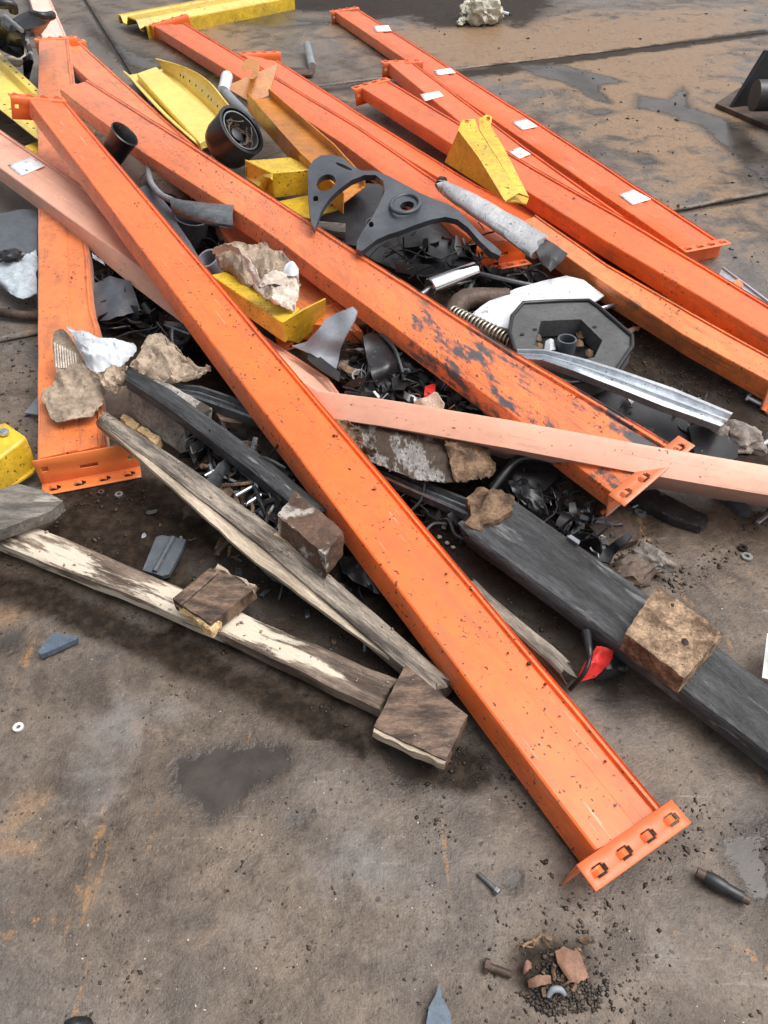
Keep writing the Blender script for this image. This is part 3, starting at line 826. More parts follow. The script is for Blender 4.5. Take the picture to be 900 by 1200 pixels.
# 2 the buckled pale beam
def pale_beam():
    W = .15
    s1 = [(-60, 152, -60, 108, .175), (0, 197, 0, 149, .165), (84, 258, 117, 248, .155), (169, 316, 205, 320, .135), (235, 364, 262, 361, .118), (300, 408, 332, 408, .112), (345, 441, 385, 443, .118)]
    Ls = [at(a, b, z) for a, b, _, _, z in s1]
    t = (Ls[-1] - Ls[0]).normalized()
    nrm = Vector((.02, -.10, 1)).normalized()
    x = Vector((0, 0, 1)).cross(t).normalized()
    Rs = []
    Wd = W
    for i, p in enumerate(Ls):
        xx = (x - nrm * x.dot(nrm)).normalized()
        if i < 3: Rs.append(p + xx * Wd)
        else: Rs.append(solve_right(p, s1[i][2], s1[i][3], p.z, t, Wd, .16, -40, 3))
    fr = mk_frames(Ls, Rs, 8)
    kink = at(372, 457, .13)
    seg2 = [(400, 461, .145), (450, 467.5, .163), (600, 492, .185), (750, 520, .180), (900, 545, .165), (1010, 562, .15)]
    L2 = [at(*q) for q in seg2]
    t2 = (L2[-1] - L2[0]).normalized()
    def fr_at(p, nn, tt):
        nn = (nn - tt * nn.dot(tt)).normalized(); xx = nn.cross(tt).normalized()
        return (p, p + xx * W, nn)
    nA = fr[-1][2]; nB = Vector((.05, .76, .65)).normalized()
    tail = [fr_at(kink, nA.lerp(nB, .7).normalized(), (t + t2).normalized())]
    for i in range(len(L2) - 1):
        for k in range(5):
            f = k/5; tt = (L2[i+1] - L2[i]).normalized()
            tail.append(fr_at(L2[i].lerp(L2[i+1], f), nB, tt))
    tail.append(fr_at(L2[-1], nB, t2))
    return fr + tail
b2, f2 = rack_beam("faded pink beam buckled in the middle, running under the front orange beam", None, 'pink', frames=pale_beam(), t=.062, seed=2, nz=.001, c0=(.03, .03, True))
sticker(b2, f2, [(9, 194), (37, 184), (53, 195), (25, 207)])
# 3 the upright beam on the left
b3, f3 = rack_beam("orange beam with a dented right edge and hooked end, under the torn cardboard at left",
    [(45, 47, 80, 44, .14), (44, 160, 93, 150, .125), (44, 330, 106, 320, .10), (43, 538, 123, 519, .078)], 'orange_old', W=.15, lim=.03, n=22, t=.055,
    c0=(.02, .045, True), c1=(.010, .062, False), dents=((.845, 1, -.016, .012), (.80, 1, .012, .03)), seed=3)
# 4 under beam and over beam in the middle
b4, f4 = rack_beam("orange beam mostly hidden beneath the longer scuffed beam, far end beside the left upright beam",
    [(62, 54, 95, 50, .10), (205, 190, 248, 187, .09), (330, 375, 425, 388, .075)], 'orange_old', W=.15, lim=.02, n=16, c0=(.02, .03, True), c1=(.03, .03, False), seed=4)
b5, f5 = rack_beam("scuffed orange beam with black scrapes at its near end, crossing under the faded pink beam",
    [(70, 104, 103, 93, .21), (165, 177, 225, 168, .205), (300, 262, 300, 218, .19), (600, 486, 600, 409, .145), (716, 577, 800, 527, .12)], 'orange_worn', W=.165, lim=.04, n=12,
    c0=None, c1=(.012, .02, True, ), seed=5)
# 5 the pair in the upper middle
b6, f6 = rack_beam("pale lit orange beam behind the grey moulded trim, its far end at the yellow channel",
    [(180, 30, 219, 27, .075), (283, 92, 300, 76, .085), (400, 167, 420, 147, .10), (562, 287, 612, 278, .115)], 'orange', W=.165, lim=.03, n=14, t=.06,
    c0=(.015, .015, True), c1=(.012, .02, False), seed=6)
b7, f7 = rack_beam("orange beam tucked under the pale lit beam, ending beneath the yellow bracket",
    [(284, 64, 327, 71, .070), (400, 140, 420, 131, .068), (520, 212, 560, 217, .066), (684, 300, 712, 287, .060)], 'orange', W=.15, lim=.02, n=14, c0=(.01, .01, True), c1=None, seed=7)
b8, f8 = rack_beam("narrow orange beam running right from below the dented silver tube",
    [(610, 262, 628, 251, .105), (700, 326, 712, 309, .10), (800, 392, 812, 366, .092), (905, 449, 915, 423, .085)], 'orange_old', W=.085, lim=.02, n=12, t=.062, c1=(.02, .0, False), seed=8)
# 6 the three on the right
b9, f9 = rack_beam("orange beam furthest right, flat on the plates with three paper labels",
    [(393, 14, 423, 12, .062), (605, 158, 640, 148, .062), (797, 290, 846, 283, .062)], 'orange', W=.158, lim=.02, n=22, c0=(.03, .0, True), c1=(.012, .012, True), seed=9)
for q in ([(437, 31), (455, 30), (459, 37), (441, 38)], [(508, 83), (528, 80), (534, 86), (513, 89)], [(600, 144), (617, 140), (630, 149), (612, 153)], [(725, 229), (742, 223), (763, 234), (741, 241)]):
    sticker(b9, f9, q)
b10, f10 = rack_beam("orange beam with two paper labels lying between its right-hand neighbours",
    [(456, 74, 480, 69, .105), (600, 194, 625, 178, .085), (700, 267, 760, 273, .068), (790, 330, 840, 328, .058)], 'orange', W=.14, lim=.02, n=16, c0=(.035, .035, True), seed=10)
for q in ([(492, 111), (514, 107), (520, 113), (498, 119)], [(596, 178), (609, 173), (622, 181), (607, 187)]): sticker(b10, f10, q)
b11, f11 = rack_beam("orange beam under the yellow bracket, running out of view at right",
    [(424, 103, 454, 92, .10), (600, 213, 625, 195, .112), (709, 282, 760, 271, .122), (980, 441, 985, 407, .13)], 'orange', W=.15, lim=.02, n=20, c0=(.04, .0, True), c1=(.02, .02, True), seed=11)
b12, f12 = rack_beam("pale pink beam far behind the left upright beam, beside the black chair shell",
    [(28, -20, 50, -22, .08), (50, 45, 78, 42, .08)], 'palepink', W=.15, lim=.01, n=16, seed=12)
# ------------------------------------------------------------------ yellow and amber pieces
def U_profile(t, wall, w=.5, lip=.0):
    """open channel: floor at 0, two walls"""
    return [(-w, wall), (-w+.03, wall), (-w+.03, 0), (w-.03, 0), (w-.03, wall), (w, wall), (w, -t), (-w, -t)]
# channel at the top
r = Root("yellow_channel", "yellow folded channel lying at the far end behind the orange beams", "channel", at(215, 22, 0))
fr = lr_frames([(138, 17, 172, 31, .07), (215, 3, 238, 18, .07), (330, -18, 345, -3, .07)], n=8)
prof = [(-.5, -.05), (-.5, 0), (-.40, 0), (-.34, -.035), (-.22, -.035), (-.14, .012), (.16, .012), (.24, -.03), (.36, -.03), (.42, 0), (.5, 0), (.5, -.075), (.485, -.075), (.485, -.008),
        (.40, -.008), (.34, -.038), (.24, -.038), (.15, .004), (-.13, .004), (-.22, -.043), (-.34, -.043), (-.40, -.008), (-.485, -.008), (-.485, -.05)]
finish("channel_body", sweep(fr, prof), M['yellow'], r)
# curved guard
r = Root("yellow_guard", "pale yellow end guard with curved perforated sides, above the scuffed orange beam", "guard", at(210, 130, 0))
fl = cutplate([(150, 88), (196, 80), (275, 150), (238, 172)], .05, .004, step=10); finish("floor_plate", fl, M['paleyellow'], r)
hat = block([(160, 86, .085), (183, 78, .085), (268, 150, .085), (234, 167, .085)], .035, nz=0, cuts=0); finish("raised_rib", hat, M['paleyellow'], r, bevel=.004)
top = [at(*q) for q in ((183, 68, .10), (204, 74, .115), (225, 82, .125), (246, 96, .13), (264, 117, .12), (283, 141, .09))]
bot = [at(*q) for q in ((192, 83, .052), (206, 92, .052), (222, 105, .052), (238, 120, .052), (256, 137, .052), (274, 152, .052))]
T = smooth_path(top, 5); Bq = smooth_path(bot, 5)
bm = bmesh.new(); rows = []
for p, q in zip(T, Bq):
    lip = p + (p - q).cross(T[-1] - T[0]).normalized() * -.012
    rows.append([bm.verts.new(x) for x in (q, q.lerp(p, .35), q.lerp(p, .5), q.lerp(p, .65), p, lip)])
for i in range(len(rows)-1):
    for k in range(5):
        if k == 1 or k == 2:
            pass
        bm.faces.new((rows[i][k], rows[i][k+1], rows[i+1][k+1], rows[i+1][k]))
finish("curved_side", bm, M['paleyellow'], r, solid=.004, smooth=60)
for k in range(9):
    f = .28 + .072*k; i = int(f*(len(T)-1)); c = Bq[i].lerp(T[i], .42)
    nrm = (T[i]-Bq[i]).cross(T[min(i+1, len(T)-1)]-T[i-1]).normalized()
    if nrm.dot(CAM - c) < 0: nrm = -nrm
    finish("punched_hole", lathe(c + nrm*.0035, nrm, [(.0, 0), (.0065, 0), (.0065, .0012), (0, .0012)], 10), M['hole'], r)
T2 = [at(*q) for q in ((146, 83, .09), (154, 90, .095), (170, 108, .10), (195, 134, .095), (222, 158, .085), (240, 173, .06))]
B2_ = [at(*q) for q in ((153, 90, .05), (160, 97, .05), (178, 115, .05), (202, 139, .05), (227, 161, .05), (243, 172, .05))]
T2 = smooth_path(T2, 5); B2_ = smooth_path(B2_, 5); bm = bmesh.new(); rows = []
for p, q in zip(T2, B2_):
    rows.append([bm.verts.new(x) for x in (q, q.lerp(p, .5), p, p + Vector((-.010, -.006, .0)))])
for i in range(len(rows)-1):
    for k in range(3): bm.faces.new((rows[i][k], rows[i][k+1], rows[i+1][k+1], rows[i+1][k]))
finish("curved_side", bm, M['paleyellow'], r, solid=.004, smooth=60)
# left guard under the beams
r = Root("yellow_guard", "pale yellow guard with a punched flange, under the beams at the left edge", "guard", at(30, 130, 0))
fr = lr_frames([(-50, 28, -50, 105, .115), (0, 62, 0, 128, .105), (44, 104, 40, 160, .09), (112, 152, 98, 196, .06)], n=8)
prof = [(-.5, 0), (-.30, .004), (-.285, -.012), (-.26, -.03), (-.18, -.032), (-.15, -.012), (-.12, -.008), (.28, -.008), (.36, .004), (.44, .012), (.5, .0), (.5, -.004), (.44, .008), (.36, -.002), (.28, -.013), (-.12, -.013), (-.155, -.018), (-.18, -.037), (-.27, -.035), (-.295, -.012), (-.31, -.002), (-.5, -.005)]
finish("guard_body", sweep(fr, prof), M['paleyellow'], r)
for k in range(11):
    f = .16 + .055*k; p = on_beam(fr, f, .09, .003); finish("punched_hole", lathe(p, fr[3][2], [(0, 0), (.0055, 0), (.0055, .0012), (0, .0012)], 10), M['hole'], r)
for k in range(7):
    f = .33 + .055*k; p = on_beam(fr, f, .90, .009); finish("punched_hole", lathe(p, fr[3][2], [(0, 0), (.006, 0), (.006, .0012), (0, .0012)], 10), M['hole'], r)
bm = block([(26, 172, .05), (50, 163, .05), (90, 200, .05), (60, 210, .05)], .04, cuts=0, nz=0)
tag(finish("yellow_offcut", bm, M['yellow'], bevel=.003), "dull yellow steel offcut low under the left guard and upright beam", "steel offcut")
# amber bracket
r = Root("amber_bracket", "amber painted channel bracket with a bent hook on its upright end plate", "bracket", at(330, 150, 0))
fr = lr_frames([(290, 119, 316, 112, .165), (352, 190, 392, 178, .15), (402, 238, 428, 218, .13)], n=6)
prof = [(-.5, .035), (-.455, .035), (-.455, 0), (.455, 0), (.455, .03), (.5, .03), (.5, -.005), (.42, -.005), (-.455, -.005), (-.455, -.04), (-.5, -.04)]
finish("channel_body", sweep(fr, prof, nz=.0015), M['amber'], r, bevel=.001, seg=1)
pl = cutplate([(269, 105), (271, 98), (300, 86), (326, 74), (315, 112), (294, 120)], lin([(270, 100, .215), (326, 74, .275), (315, 112, .165), (294, 120, .165)]), .006, step=6, down=(.3, .8, -.2))
finish("end_plate", pl, M['amber'], r, smooth=50)
hk = cutplate([(284, 84), (282, 78), (286, 71), (292, 68), (302, 72), (304, 79), (301, 88), (296, 93), (291, 92), (295, 86), (295, 80), (290, 80), (288, 84)], .255, .007, step=4, nz=.002, down=(.2, .9, -.3))
finish("bent_hook", hk, M['amber'], r, smooth=50)
tag(finish("steel_rod", tube([at(329, 170, .10), at(357, 198, .09)], .006, 8), M['amber']), "thin amber rod just below the amber bracket", "rod")
# yellow boxes under the trim
r = Root("yellow_post_end", "yellow box section end with a chipped corner, beside the black motor drum", "post end", at(322, 215, 0))
finish("box_body", block([(288, 188, .15), (318, 203, .15), (372, 198, .15), (340, 184, .15)], .09, cuts=3, nz=.001), M['yellow'], r, bevel=.003)
finish("folded_flange", cutplate([(287, 187), (300, 190), (319, 202), (318, 229), (288, 208)], idw([(287, 187, .155), (319, 202, .155), (318, 229, .06), (288, 208, .08)]), .004, step=8), M['yellow'], r)
r = Root("yellow_bracket", "small yellow plate with a bolt hole, low beneath the grey moulded trim", "bracket", at(365, 245, 0))
finish("plate_body", cutplate([(326, 236), (360, 229), (393, 227), (398, 244), (362, 256), (340, 250)], idw([(326, 236, .06), (393, 227, .10), (398, 244, .08), (350, 254, .05)]), .005, holes=[ell(388, 237, 3.5, 4.5)], step=7), M['yellow'], r)
# yellow bracket on the right-hand beams
r = Root("yellow_bracket", "chipped yellow ridge bracket with two eared tabs, standing across the right-hand beams", "bracket", at(575, 210, .1))
zf = lin([(540, 140, .29), (578, 138, .29), (594, 233, .16), (619, 232, .16)])
a1 = cutplate([(537, 152), (541, 141), (556, 139), (561, 152), (608, 226), (592, 236), (560, 182)], zf, .005, step=7, holes=[ell(547, 142.5, 3, 2.2, 10)], nz=.0006)
finish("ridge_face", a1, M['yellow'], r)
a2 = cutplate([(562, 152), (561, 139), (570, 134), (577, 137), (575, 148), (590, 172), (620, 231), (608, 226)], zf, .005, step=7, holes=[ell(572, 139, 2.4, 2.6, 10)], nz=.0006)
finish("ridge_face", a2, M['yellow'], r)
a3 = cutplate([(537, 153), (560, 183), (592, 236), (574, 224), (521, 190)], lin([(537, 153, .272), (592, 236, .156), (521, 190, .13)]), .005, step=8)
finish("gusset_side", a3, M['yellow'], r)
a4 = cutplate([(592, 236), (605, 228), (620, 231), (617, 239), (604, 236)], idw([(592, 236, .15), (620, 231, .15), (617, 239, .13)]), .005, step=5)
finish("lower_lip", a4, M['yellow'], r)
# yellow box with end plate under the cardboard
r = Root("yellow_post_end", "yellow box section with a raised end plate, under the crumpled cardboard", "post end", at(310, 365, 0))
finish("box_body", block([(246, 322, .155), (264, 318, .155), (351, 361, .145), (332, 379, .145)], .06, cuts=4, nz=.001), M['yellow'], r, bevel=.003)
finish("end_plate", cutplate([(332, 378), (356, 363), (382, 350), (381, 370), (374, 377), (366, 388), (350, 402), (336, 398)], lin([(332, 378, .165), (382, 350, .165), (380, 372, .09), (334, 397, .09)]), .007, step=6, down=(-.5, .7, -.1)), M['yellow'], r)
# yellow foot at the left edge
r = Root("yellow_post_shoe", "bright yellow hat-shaped post foot with a bolt, at the left edge", "post foot", at(5, 545, 0))
finish("foot_body", block([(-70, 520, .12), (6, 494, .12), (31, 512, .11), (-30, 560, .11)], .085, cuts=4, nz=.001), M['yellow'], r, bevel=.005, seg=2)
finish("foot_flange", cutplate([(-60, 605), (-10, 572), (36, 540), (43, 547), (38, 554), (0, 578), (-60, 615)], .03, .005, step=8), M['yellow'], r)
finish("bolt_head", lathe(at(5, 508, .118), (0, 0, 1), [(0, 0), (.012, 0), (.012, .006), (.007, .007), (.007, .011), (0, .011)], 6), M['galv'], r)
for q in ((32, 548), (18, 559), (8, 566)): finish("punched_hole", lathe(at(*q, .0335), (0, 0, 1), [(0, 0), (.004, 0), (.004, .0012), (0, .0012)], 10), M['hole'], r)

# ------------------------------------------------------------------ plastics and metal scrap
# black cup
ax = (CR * .66 + CU * .58 - CF * .46).normalized()
r = Root("plastic_cup", "black oval plastic cup tipped on its side between two orange beams", "cup", at(132, 200, 0))
c0 = at(130, 183, .205)
finish("cup_body", lathe(c0 - ax*.035, ax, [(0, 0), (.052, 0), (.058, .012), (.062, .085), (.067, .128), (.071, .133), (.066, .136), (.060, .130), (.056, .09), (.050, .05), (0, .045)], 32, ell=.72), M['black'], r, smooth=50)
# motor drum
ax = (CR * .70 + CU * .28 - CF * .66).normalized(); c0 = at(268, 168, .11)
r = Root("motor_drum", "dark round motor drum with its open end showing, under the amber bracket", "motor", at(285, 185, 0))
finish("drum_shell", lathe(c0 - ax*.05, ax, [(0, 0), (.07, .0), (.092, .02), (.10, .05), (.10, .13), (.104, .132), (.104, .142), (.092, .142), (.09, .10), (.05, .09), (0, .09)], 36), M['black'], r, smooth=40)
finish("drum_rim", lathe(c0 + ax*.06, ax, [(.078, 0), (.083, 0), (.083, .028), (.078, .028), (.078, 0)], 32), M['darksteel'], r)
bm = bmesh.new(); x = ax.cross(Vector((0, 0, 1))).normalized(); y = ax.cross(x); rg = random.Random(9)
for k in range(9):
    r0 = rg.uniform(.035, .074); h0 = rg.uniform(.035, .075); ph = rg.uniform(0, 6)
    tube([c0 + ax*(h0 + .012*math.sin(3*a + ph)) + (x*math.cos(a) + y*math.sin(a))*(r0 + .008*math.sin(5*a + ph)) for a in [ph + q*.42 for q in range(rg.randint(9, 15))]], rg.uniform(.0022, .005), 6, bm=bm, n=3)
finish("winding", bm, M['rustysteel'], r, smooth=80)
finish("hub", lathe(c0 + ax*.03, ax, [(0, 0), (.03, 0), (.026, .03), (.012, .034), (0, .034)], 20), M['darkplastic'], r)
# moulded trim
def moulded_trim():
    out = [(361, 212), (361, 198), (367, 188), (376, 182), (390, 181), (402, 185), (412, 194), (424, 200), (440, 200), (455, 206), (472, 215), (490, 225), (508, 233), (525, 239),
           (538, 247), (552, 262), (566, 277), (580, 288), (588, 296), (586, 300), (576, 295), (562, 282), (548, 266), (536, 257), (522, 254), (506, 257), (488, 263), (470, 270), (454, 275),
           (441, 281), (431, 289), (424, 294), (418, 292), (418, 284), (424, 272), (434, 258), (444, 240), (451, 224), (449, 212), (440, 205), (427, 205), (412, 211), (397, 222), (385, 234), (376, 248), (372, 260),
           (369, 268), (365, 262), (363, 246), (361, 230)]
    zf = idw([(361, 205, .255), (380, 183, .27), (410, 200, .28), (440, 203, .275), (455, 212, .268), (500, 240, .245), (540, 252, .215), (588, 298, .15), (420, 290, .195), (450, 270, .21), (369, 266, .205), (362, 240, .225), (480, 262, .215), (520, 254, .215), (476, 238, .24)], 220)
    return cutplate(out, zf, .027, holes=[ell(382, 214, 12, 9, 18, -.5), ell(370, 233, 3.2, 3.6, 12), ell(477, 241, 8.5, 5.2, 16, -.15), ell(435, 263, 3.0, 3.4, 12), ell(403, 195, 11, 1.8, 12, .42)], step=4, down=(-.1, .55, -.85))
r = Root("moulded_trim", "grey moulded plastic trim with an arched opening and bolt holes, draped over the middle beams", "plastic trim", at(440, 240, .1))
finish("trim_shell", moulded_trim(), M['greyplastic'], r, smooth=55)
bm = bmesh.new()
cc = [at(u, v, .242) for u, v in ell(475, 239, 17, 10.5, 24, -.15)]
tube(cc + cc[:1], .006, 6, bm=bm, n=2); finish("boss_ring", bm, M['greyplastic'], r, smooth=80)
bm = bmesh.new(); tube([at(u, v, .192) for u, v in ell(435, 262, 6, 5.5, 14)] + [at(441, 262, .192)], .004, 6, bm=bm, n=2); finish("boss_ring", bm, M['greyplastic'], r, smooth=80)
# pipe with flat end
r = Root("bent_pipe", "grey bent pipe with a flattened end, lying against the scuffed orange beam", "pipe", at(220, 240, .1))
finish("pipe_arm", tube([at(*q) for q in ((174, 196, .15), (176, 212, .16), (187, 227, .185), (202, 235, .20))], .011, 10), M['bluegrey'], r, smooth=60)
fr = lr_frames([(198, 229, 200, 241, .205), (215, 233, 216, 247, .206), (245, 236, 243, 253, .206), (274, 238, 272, 257, .206)], n=5)
finish("flat_channel", sweep(fr, [(-.5, -.012), (-.42, -.002), (-.2, .005), (.1, .005), (.36, -.004), (.48, -.02), (.44, -.03), (.32, -.014), (.1, -.004), (-.2, -.004), (-.38, -.012), (-.42, -.024), (-.5, -.024)], nz=.0015), M['darksteel'], r, smooth=60)
# fan-like grey sheet and rings
tag(finish("plastic_board", cutplate([(160, 222), (170, 217), (186, 228), (203, 248), (208, 262), (222, 282), (236, 306), (230, 318), (200, 290)], idw([(165, 220, .14), (205, 255, .16), (235, 310, .10), (200, 290, .12)]), .006, step=7), M['slate'], bevel=.002),
    "flat grey plastic panel beside the front beam, under the bent pipe", "plastic panel")
def ring(label, u, v, z, rad, h, m, tilt=(0, 0, 1), th=.006):
    bm = lathe(at(u, v, z), tilt, [(rad, 0), (rad, h), (rad-th, h), (rad-th, 0), (rad, 0)], 30)
    return tag(finish("pipe_ring", bm, M[m], smooth=50), label, "pipe ring")
ring("grey open pipe ring below the flattened pipe end", 222, 280, .05, .058, .085, 'greyplastic', (.25, -.1, 1))
ring("small grey pipe ring half under the crumpled cardboard", 252, 315, .06, .036, .05, 'bluegrey', (-.3, -.4, 1))
# dark fills seen through gaps
def slab(name, label, cat, outl, z, th, m, **k):
    nz = k.pop('nz', .003)
    return tag(finish(name, cutplate(outl, z, th, step=k.pop('step', 9), nz=nz, **k), M[m], bevel=.0015, seg=1), label, cat)
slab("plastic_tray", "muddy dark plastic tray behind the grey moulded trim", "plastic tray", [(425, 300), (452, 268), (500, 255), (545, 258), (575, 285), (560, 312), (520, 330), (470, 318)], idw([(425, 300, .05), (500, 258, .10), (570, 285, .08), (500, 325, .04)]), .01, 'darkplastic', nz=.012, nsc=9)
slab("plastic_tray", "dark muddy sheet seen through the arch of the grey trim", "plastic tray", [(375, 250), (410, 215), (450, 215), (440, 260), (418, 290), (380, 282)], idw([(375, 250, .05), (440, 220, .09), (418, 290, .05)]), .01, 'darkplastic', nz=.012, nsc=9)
slab("wood_batten", "pale bare batten seen through the arch of the grey trim", "wood batten", [(370, 258), (405, 262), (404, 272), (370, 268)], .085, .02, 'woodobj', step=6)
# chrome cylinder
r = Root("chrome_cylinder", "shiny chrome cylinder left of the white sheet", "cylinder", at(530, 335, .03))
a, b = at(503, 337, .10), at(556, 317, .10)
bm = bmesh.new(); ax = (b-a).normalized(); Ln = (b-a).length
finish("cylinder_body", lathe(a, ax, [(0, 0), (.024, 0), (.027, .003), (.027, Ln-.003), (.024, Ln), (.021, Ln), (.021, Ln-.012), (0, Ln-.012)], 28), M['chrome'], r)
finish("spigot", tube([a - ax*.028 + Vector((0, 0, -.012)), a + ax*.01], .008, 10), M['darksteel'], r)
# frame and half pipe beside it
r = Root("half_pipe_bracket", "grimy metal bracket and half pipe between the chrome cylinder and white sheet", "bracket", at(570, 345, 0))
finish("half_pipe", tube([at(530, 372, .045), at(545, 352, .06), at(596, 350, .06)], [.03, .034, .03], 12), M['rustysteel'], r)
finish("frame_bar", tube([at(558, 320, .07), at(600, 330, .075), at(640, 338, .07)], .008, 8), M['darksteel'], r)
finish("frame_bar", tube([at(556, 322, .07), at(548, 345, .065)], .009, 8), M['darksteel'], r)
# dented silver tube
r = Root("silver_tube", "dented silver tube with a torn dark end, resting on the orange beams", "tube", at(580, 250, .1))
fr = lr_frames([(516, 208, 518, 216, .185), (524, 208, 520, 220, .185), (560, 224, 547, 240, .19), (600, 246, 584, 264, .185), (645, 272, 624, 293, .175)], n=6)
prof = [(.5*math.cos(a), .022*math.sin(a) - .02) for a in [math.pi - k*2*math.pi/14 for k in range(14)]]
finish("tube_shell", sweep(fr, prof, nz=.004, nsc=16, jag=.03, seed=4), M['silver'], r, smooth=60)
finish("tube_tip", lathe(at(517, 213, .17), at(520, 213, .17) - at(560, 232, .17), [(0, -.01), (.02, -.01), (.018, .006), (0, .008)], 14), M['rustysteel'], r)
finish("torn_end", cutplate([(626, 291), (640, 280), (666, 297), (657, 308), (645, 318), (636, 310)], idw([(626, 291, .17), (640, 280, .165), (664, 300, .13), (645, 318, .11)]), .004, step=5, nz=.003), M['darkplastic'], r)
# white panel
r = Root("white_sheet", "curved white painted metal sheet under the octagonal grey base", "sheet metal", at(620, 355, 0))
finish("panel_sheet", cutplate([(548, 372), (565, 358), (582, 347), (605, 338), (636, 329), (664, 323), (684, 328), (708, 346), (690, 358), (640, 366), (606, 388), (575, 380)],
    idw([(548, 372, .06), (605, 338, .085), (664, 323, .095), (708, 346, .07), (606, 388, .06)]), .005, step=8), M['white'], r, smooth=60)
# spring
bm = bmesh.new(); a, b = at(528, 366, .06), at(600, 402, .07); ax = (b-a); x = ax.cross(Vector((0, 0, 1))).normalized(); y = ax.normalized().cross(x)
pts = []
for k in range(17*12+1):
    f = k/(17*12); an = k*2*math.pi/12
    pts.append(a + ax*f + (x*math.cos(an) + y*math.sin(an)) * .021)
bm = tube(pts, .0042, 6, curved=False)
r = Root("coil_spring", "rusty coil spring with a looped end beside the octagonal base", "spring", at(565, 390, .03))
finish("coil", bm, M['spring'], r, smooth=80)
lp = [b + ax.normalized()*.018 + (ax.normalized()*math.cos(q) + Vector((0, 0, 1)).cross(ax).normalized()*math.sin(q))*.02 for q in [k*.55 for k in range(12)]]
finish("end_loop", tube(lp, .0045, 6, n=3), M['spring'], r, smooth=80)
# octagonal base
r = Root("octagonal_base", "grey octagonal plastic base with a hollow centre and litter inside", "base", at(670, 395, .02))
outl = [(597, 388), (600, 370), (613, 355), (650, 353), (690, 352), (702, 360), (741, 394), (741, 406), (722, 434), (700, 444), (668, 449), (625, 432), (603, 410)]
hole = [(626, 404), (634, 376), (681, 374), (706, 399), (697, 418), (665, 426)]
finish("base_ring", cutplate(outl, .105, .05, holes=[hole], step=8, nz=.001), M['dustyplastic'], r, bevel=.004)
bm = tube([at(u, v, .108) for u, v in outl + outl[:1]], .006, 6, curved=False); finish("rim", bm, M['black'], r, smooth=80)
finish("well_wall", cutplate([(620, 410), (634, 372), (684, 370), (712, 399), (700, 424), (662, 434)], .05, .006, step=9), M['darkplastic'], r)
bm = lathe(at(662, 412, .056), (0, 0, 1), [(.026, 0), (.026, .04), (.021, .04), (.021, 0), (.026, 0)], 24)
finish("centre_tube", bm, M['slate'], r)
for q in ((627, 386), (697, 383), (612, 392)): finish("screw_hole", lathe(at(*q, .1062), (0, 0, 1), [(0, 0), (.006, 0), (.006, .0012), (0, .0012)], 12), M['hole'], r)
tag(finish("paper_scrap", loft([[(639, 399, .085), (645, 396, .09), (648, 398, .085)], [(637, 410, .07), (644, 411, .075), (651, 410, .07)]], 6, 3, nz=.004, thick=.001), M['paper']), "white paper scrap inside the octagonal base", "paper scrap")
LEAFY = ("brown dead leaf left of the white paper scrap in the octagonal base", "brown dead leaf beyond the centre tube of the octagonal base", "brown dead leaf right of the centre tube in the octagonal base",
         "brown dead leaf just below the white paper scrap in the octagonal base", "brown dead leaf touching the centre tube of the octagonal base")
for k, (u, v) in enumerate(((629, 396), (680, 394), (690, 414), (631, 407), (678, 403))):
    tag(finish("dead_leaf", loft([[(u-5, v-3, .066), (u, v-5, .074), (u+5, v-2, .068)], [(u-4, v+3, .066), (u+1, v+4, .068), (u+6, v+3, .066)]], 6, 3, nz=.006, nsc=60, seed=k, thick=.0008), M['darkleaf']),
        LEAFY[k], "leaf", "dead leaves in the octagonal base")
# galvanised rails
def gal_profile(t):
    return [(-.5, 0), (-.36, 0), (-.30, -.012), (-.06, -.012), (0, 0), (.08, 0), (.14, -.008), (.34, -.008), (.42, .002), (.5, -.002), (.5, -t), (.46, -t), (.46, -.008), (.40, -.004), (.34, -.013), (.14, -.013), (.06, -.005), (-.06, -.017), (-.30, -.017), (-.38, -.005), (-.46, -.005), (-.46, -t), (-.5, -t)]
def rail(label, st, m='galv', t=.02, n=7, prof=None):
    fr = lr_frames(st, n=n)
    return tag(finish("steel_rail", sweep(fr, prof or gal_profile(t), nz=.001), M[m], smooth=25), label, "rail")
rail("bright galvanised rail bent at one end, right of the octagonal base", [(606, 409, 606, 419, .14), (640, 409, 636, 421, .145), (680, 419, 674, 434, .14), (720, 431, 712, 449, .125), (790, 455, 778, 475, .10), (859, 484, 845, 499, .08)])
rail("dark galvanised rail pointing at the torn end of the black plank", [(415, 530, 415, 544, .07), (555, 587, 548, 603, .065)], 'darksteel')
rail("dull steel rail behind the grey plank, left of the front beam", [(205, 449, 205, 460, .11), (235, 452, 231, 466, .105), (340, 487, 334, 503, .085)], 'darksteel', t=.025)
rail("small steel rail in the dark gap by the faded pink beam's fold", [(180, 366, 180, 376, .05), (225, 378, 222, 392, .05)], 'darksteel', t=.02)
slab("wood_batten", "rotten brown batten between two steel rails", "wood batten", [(248, 478), (262, 473), (300, 482), (322, 500), (300, 498), (258, 492)], idw([(250, 478, .075), (320, 498, .06)]), .02, 'brownwood', nz=.004, step=6, rough_edge=1)
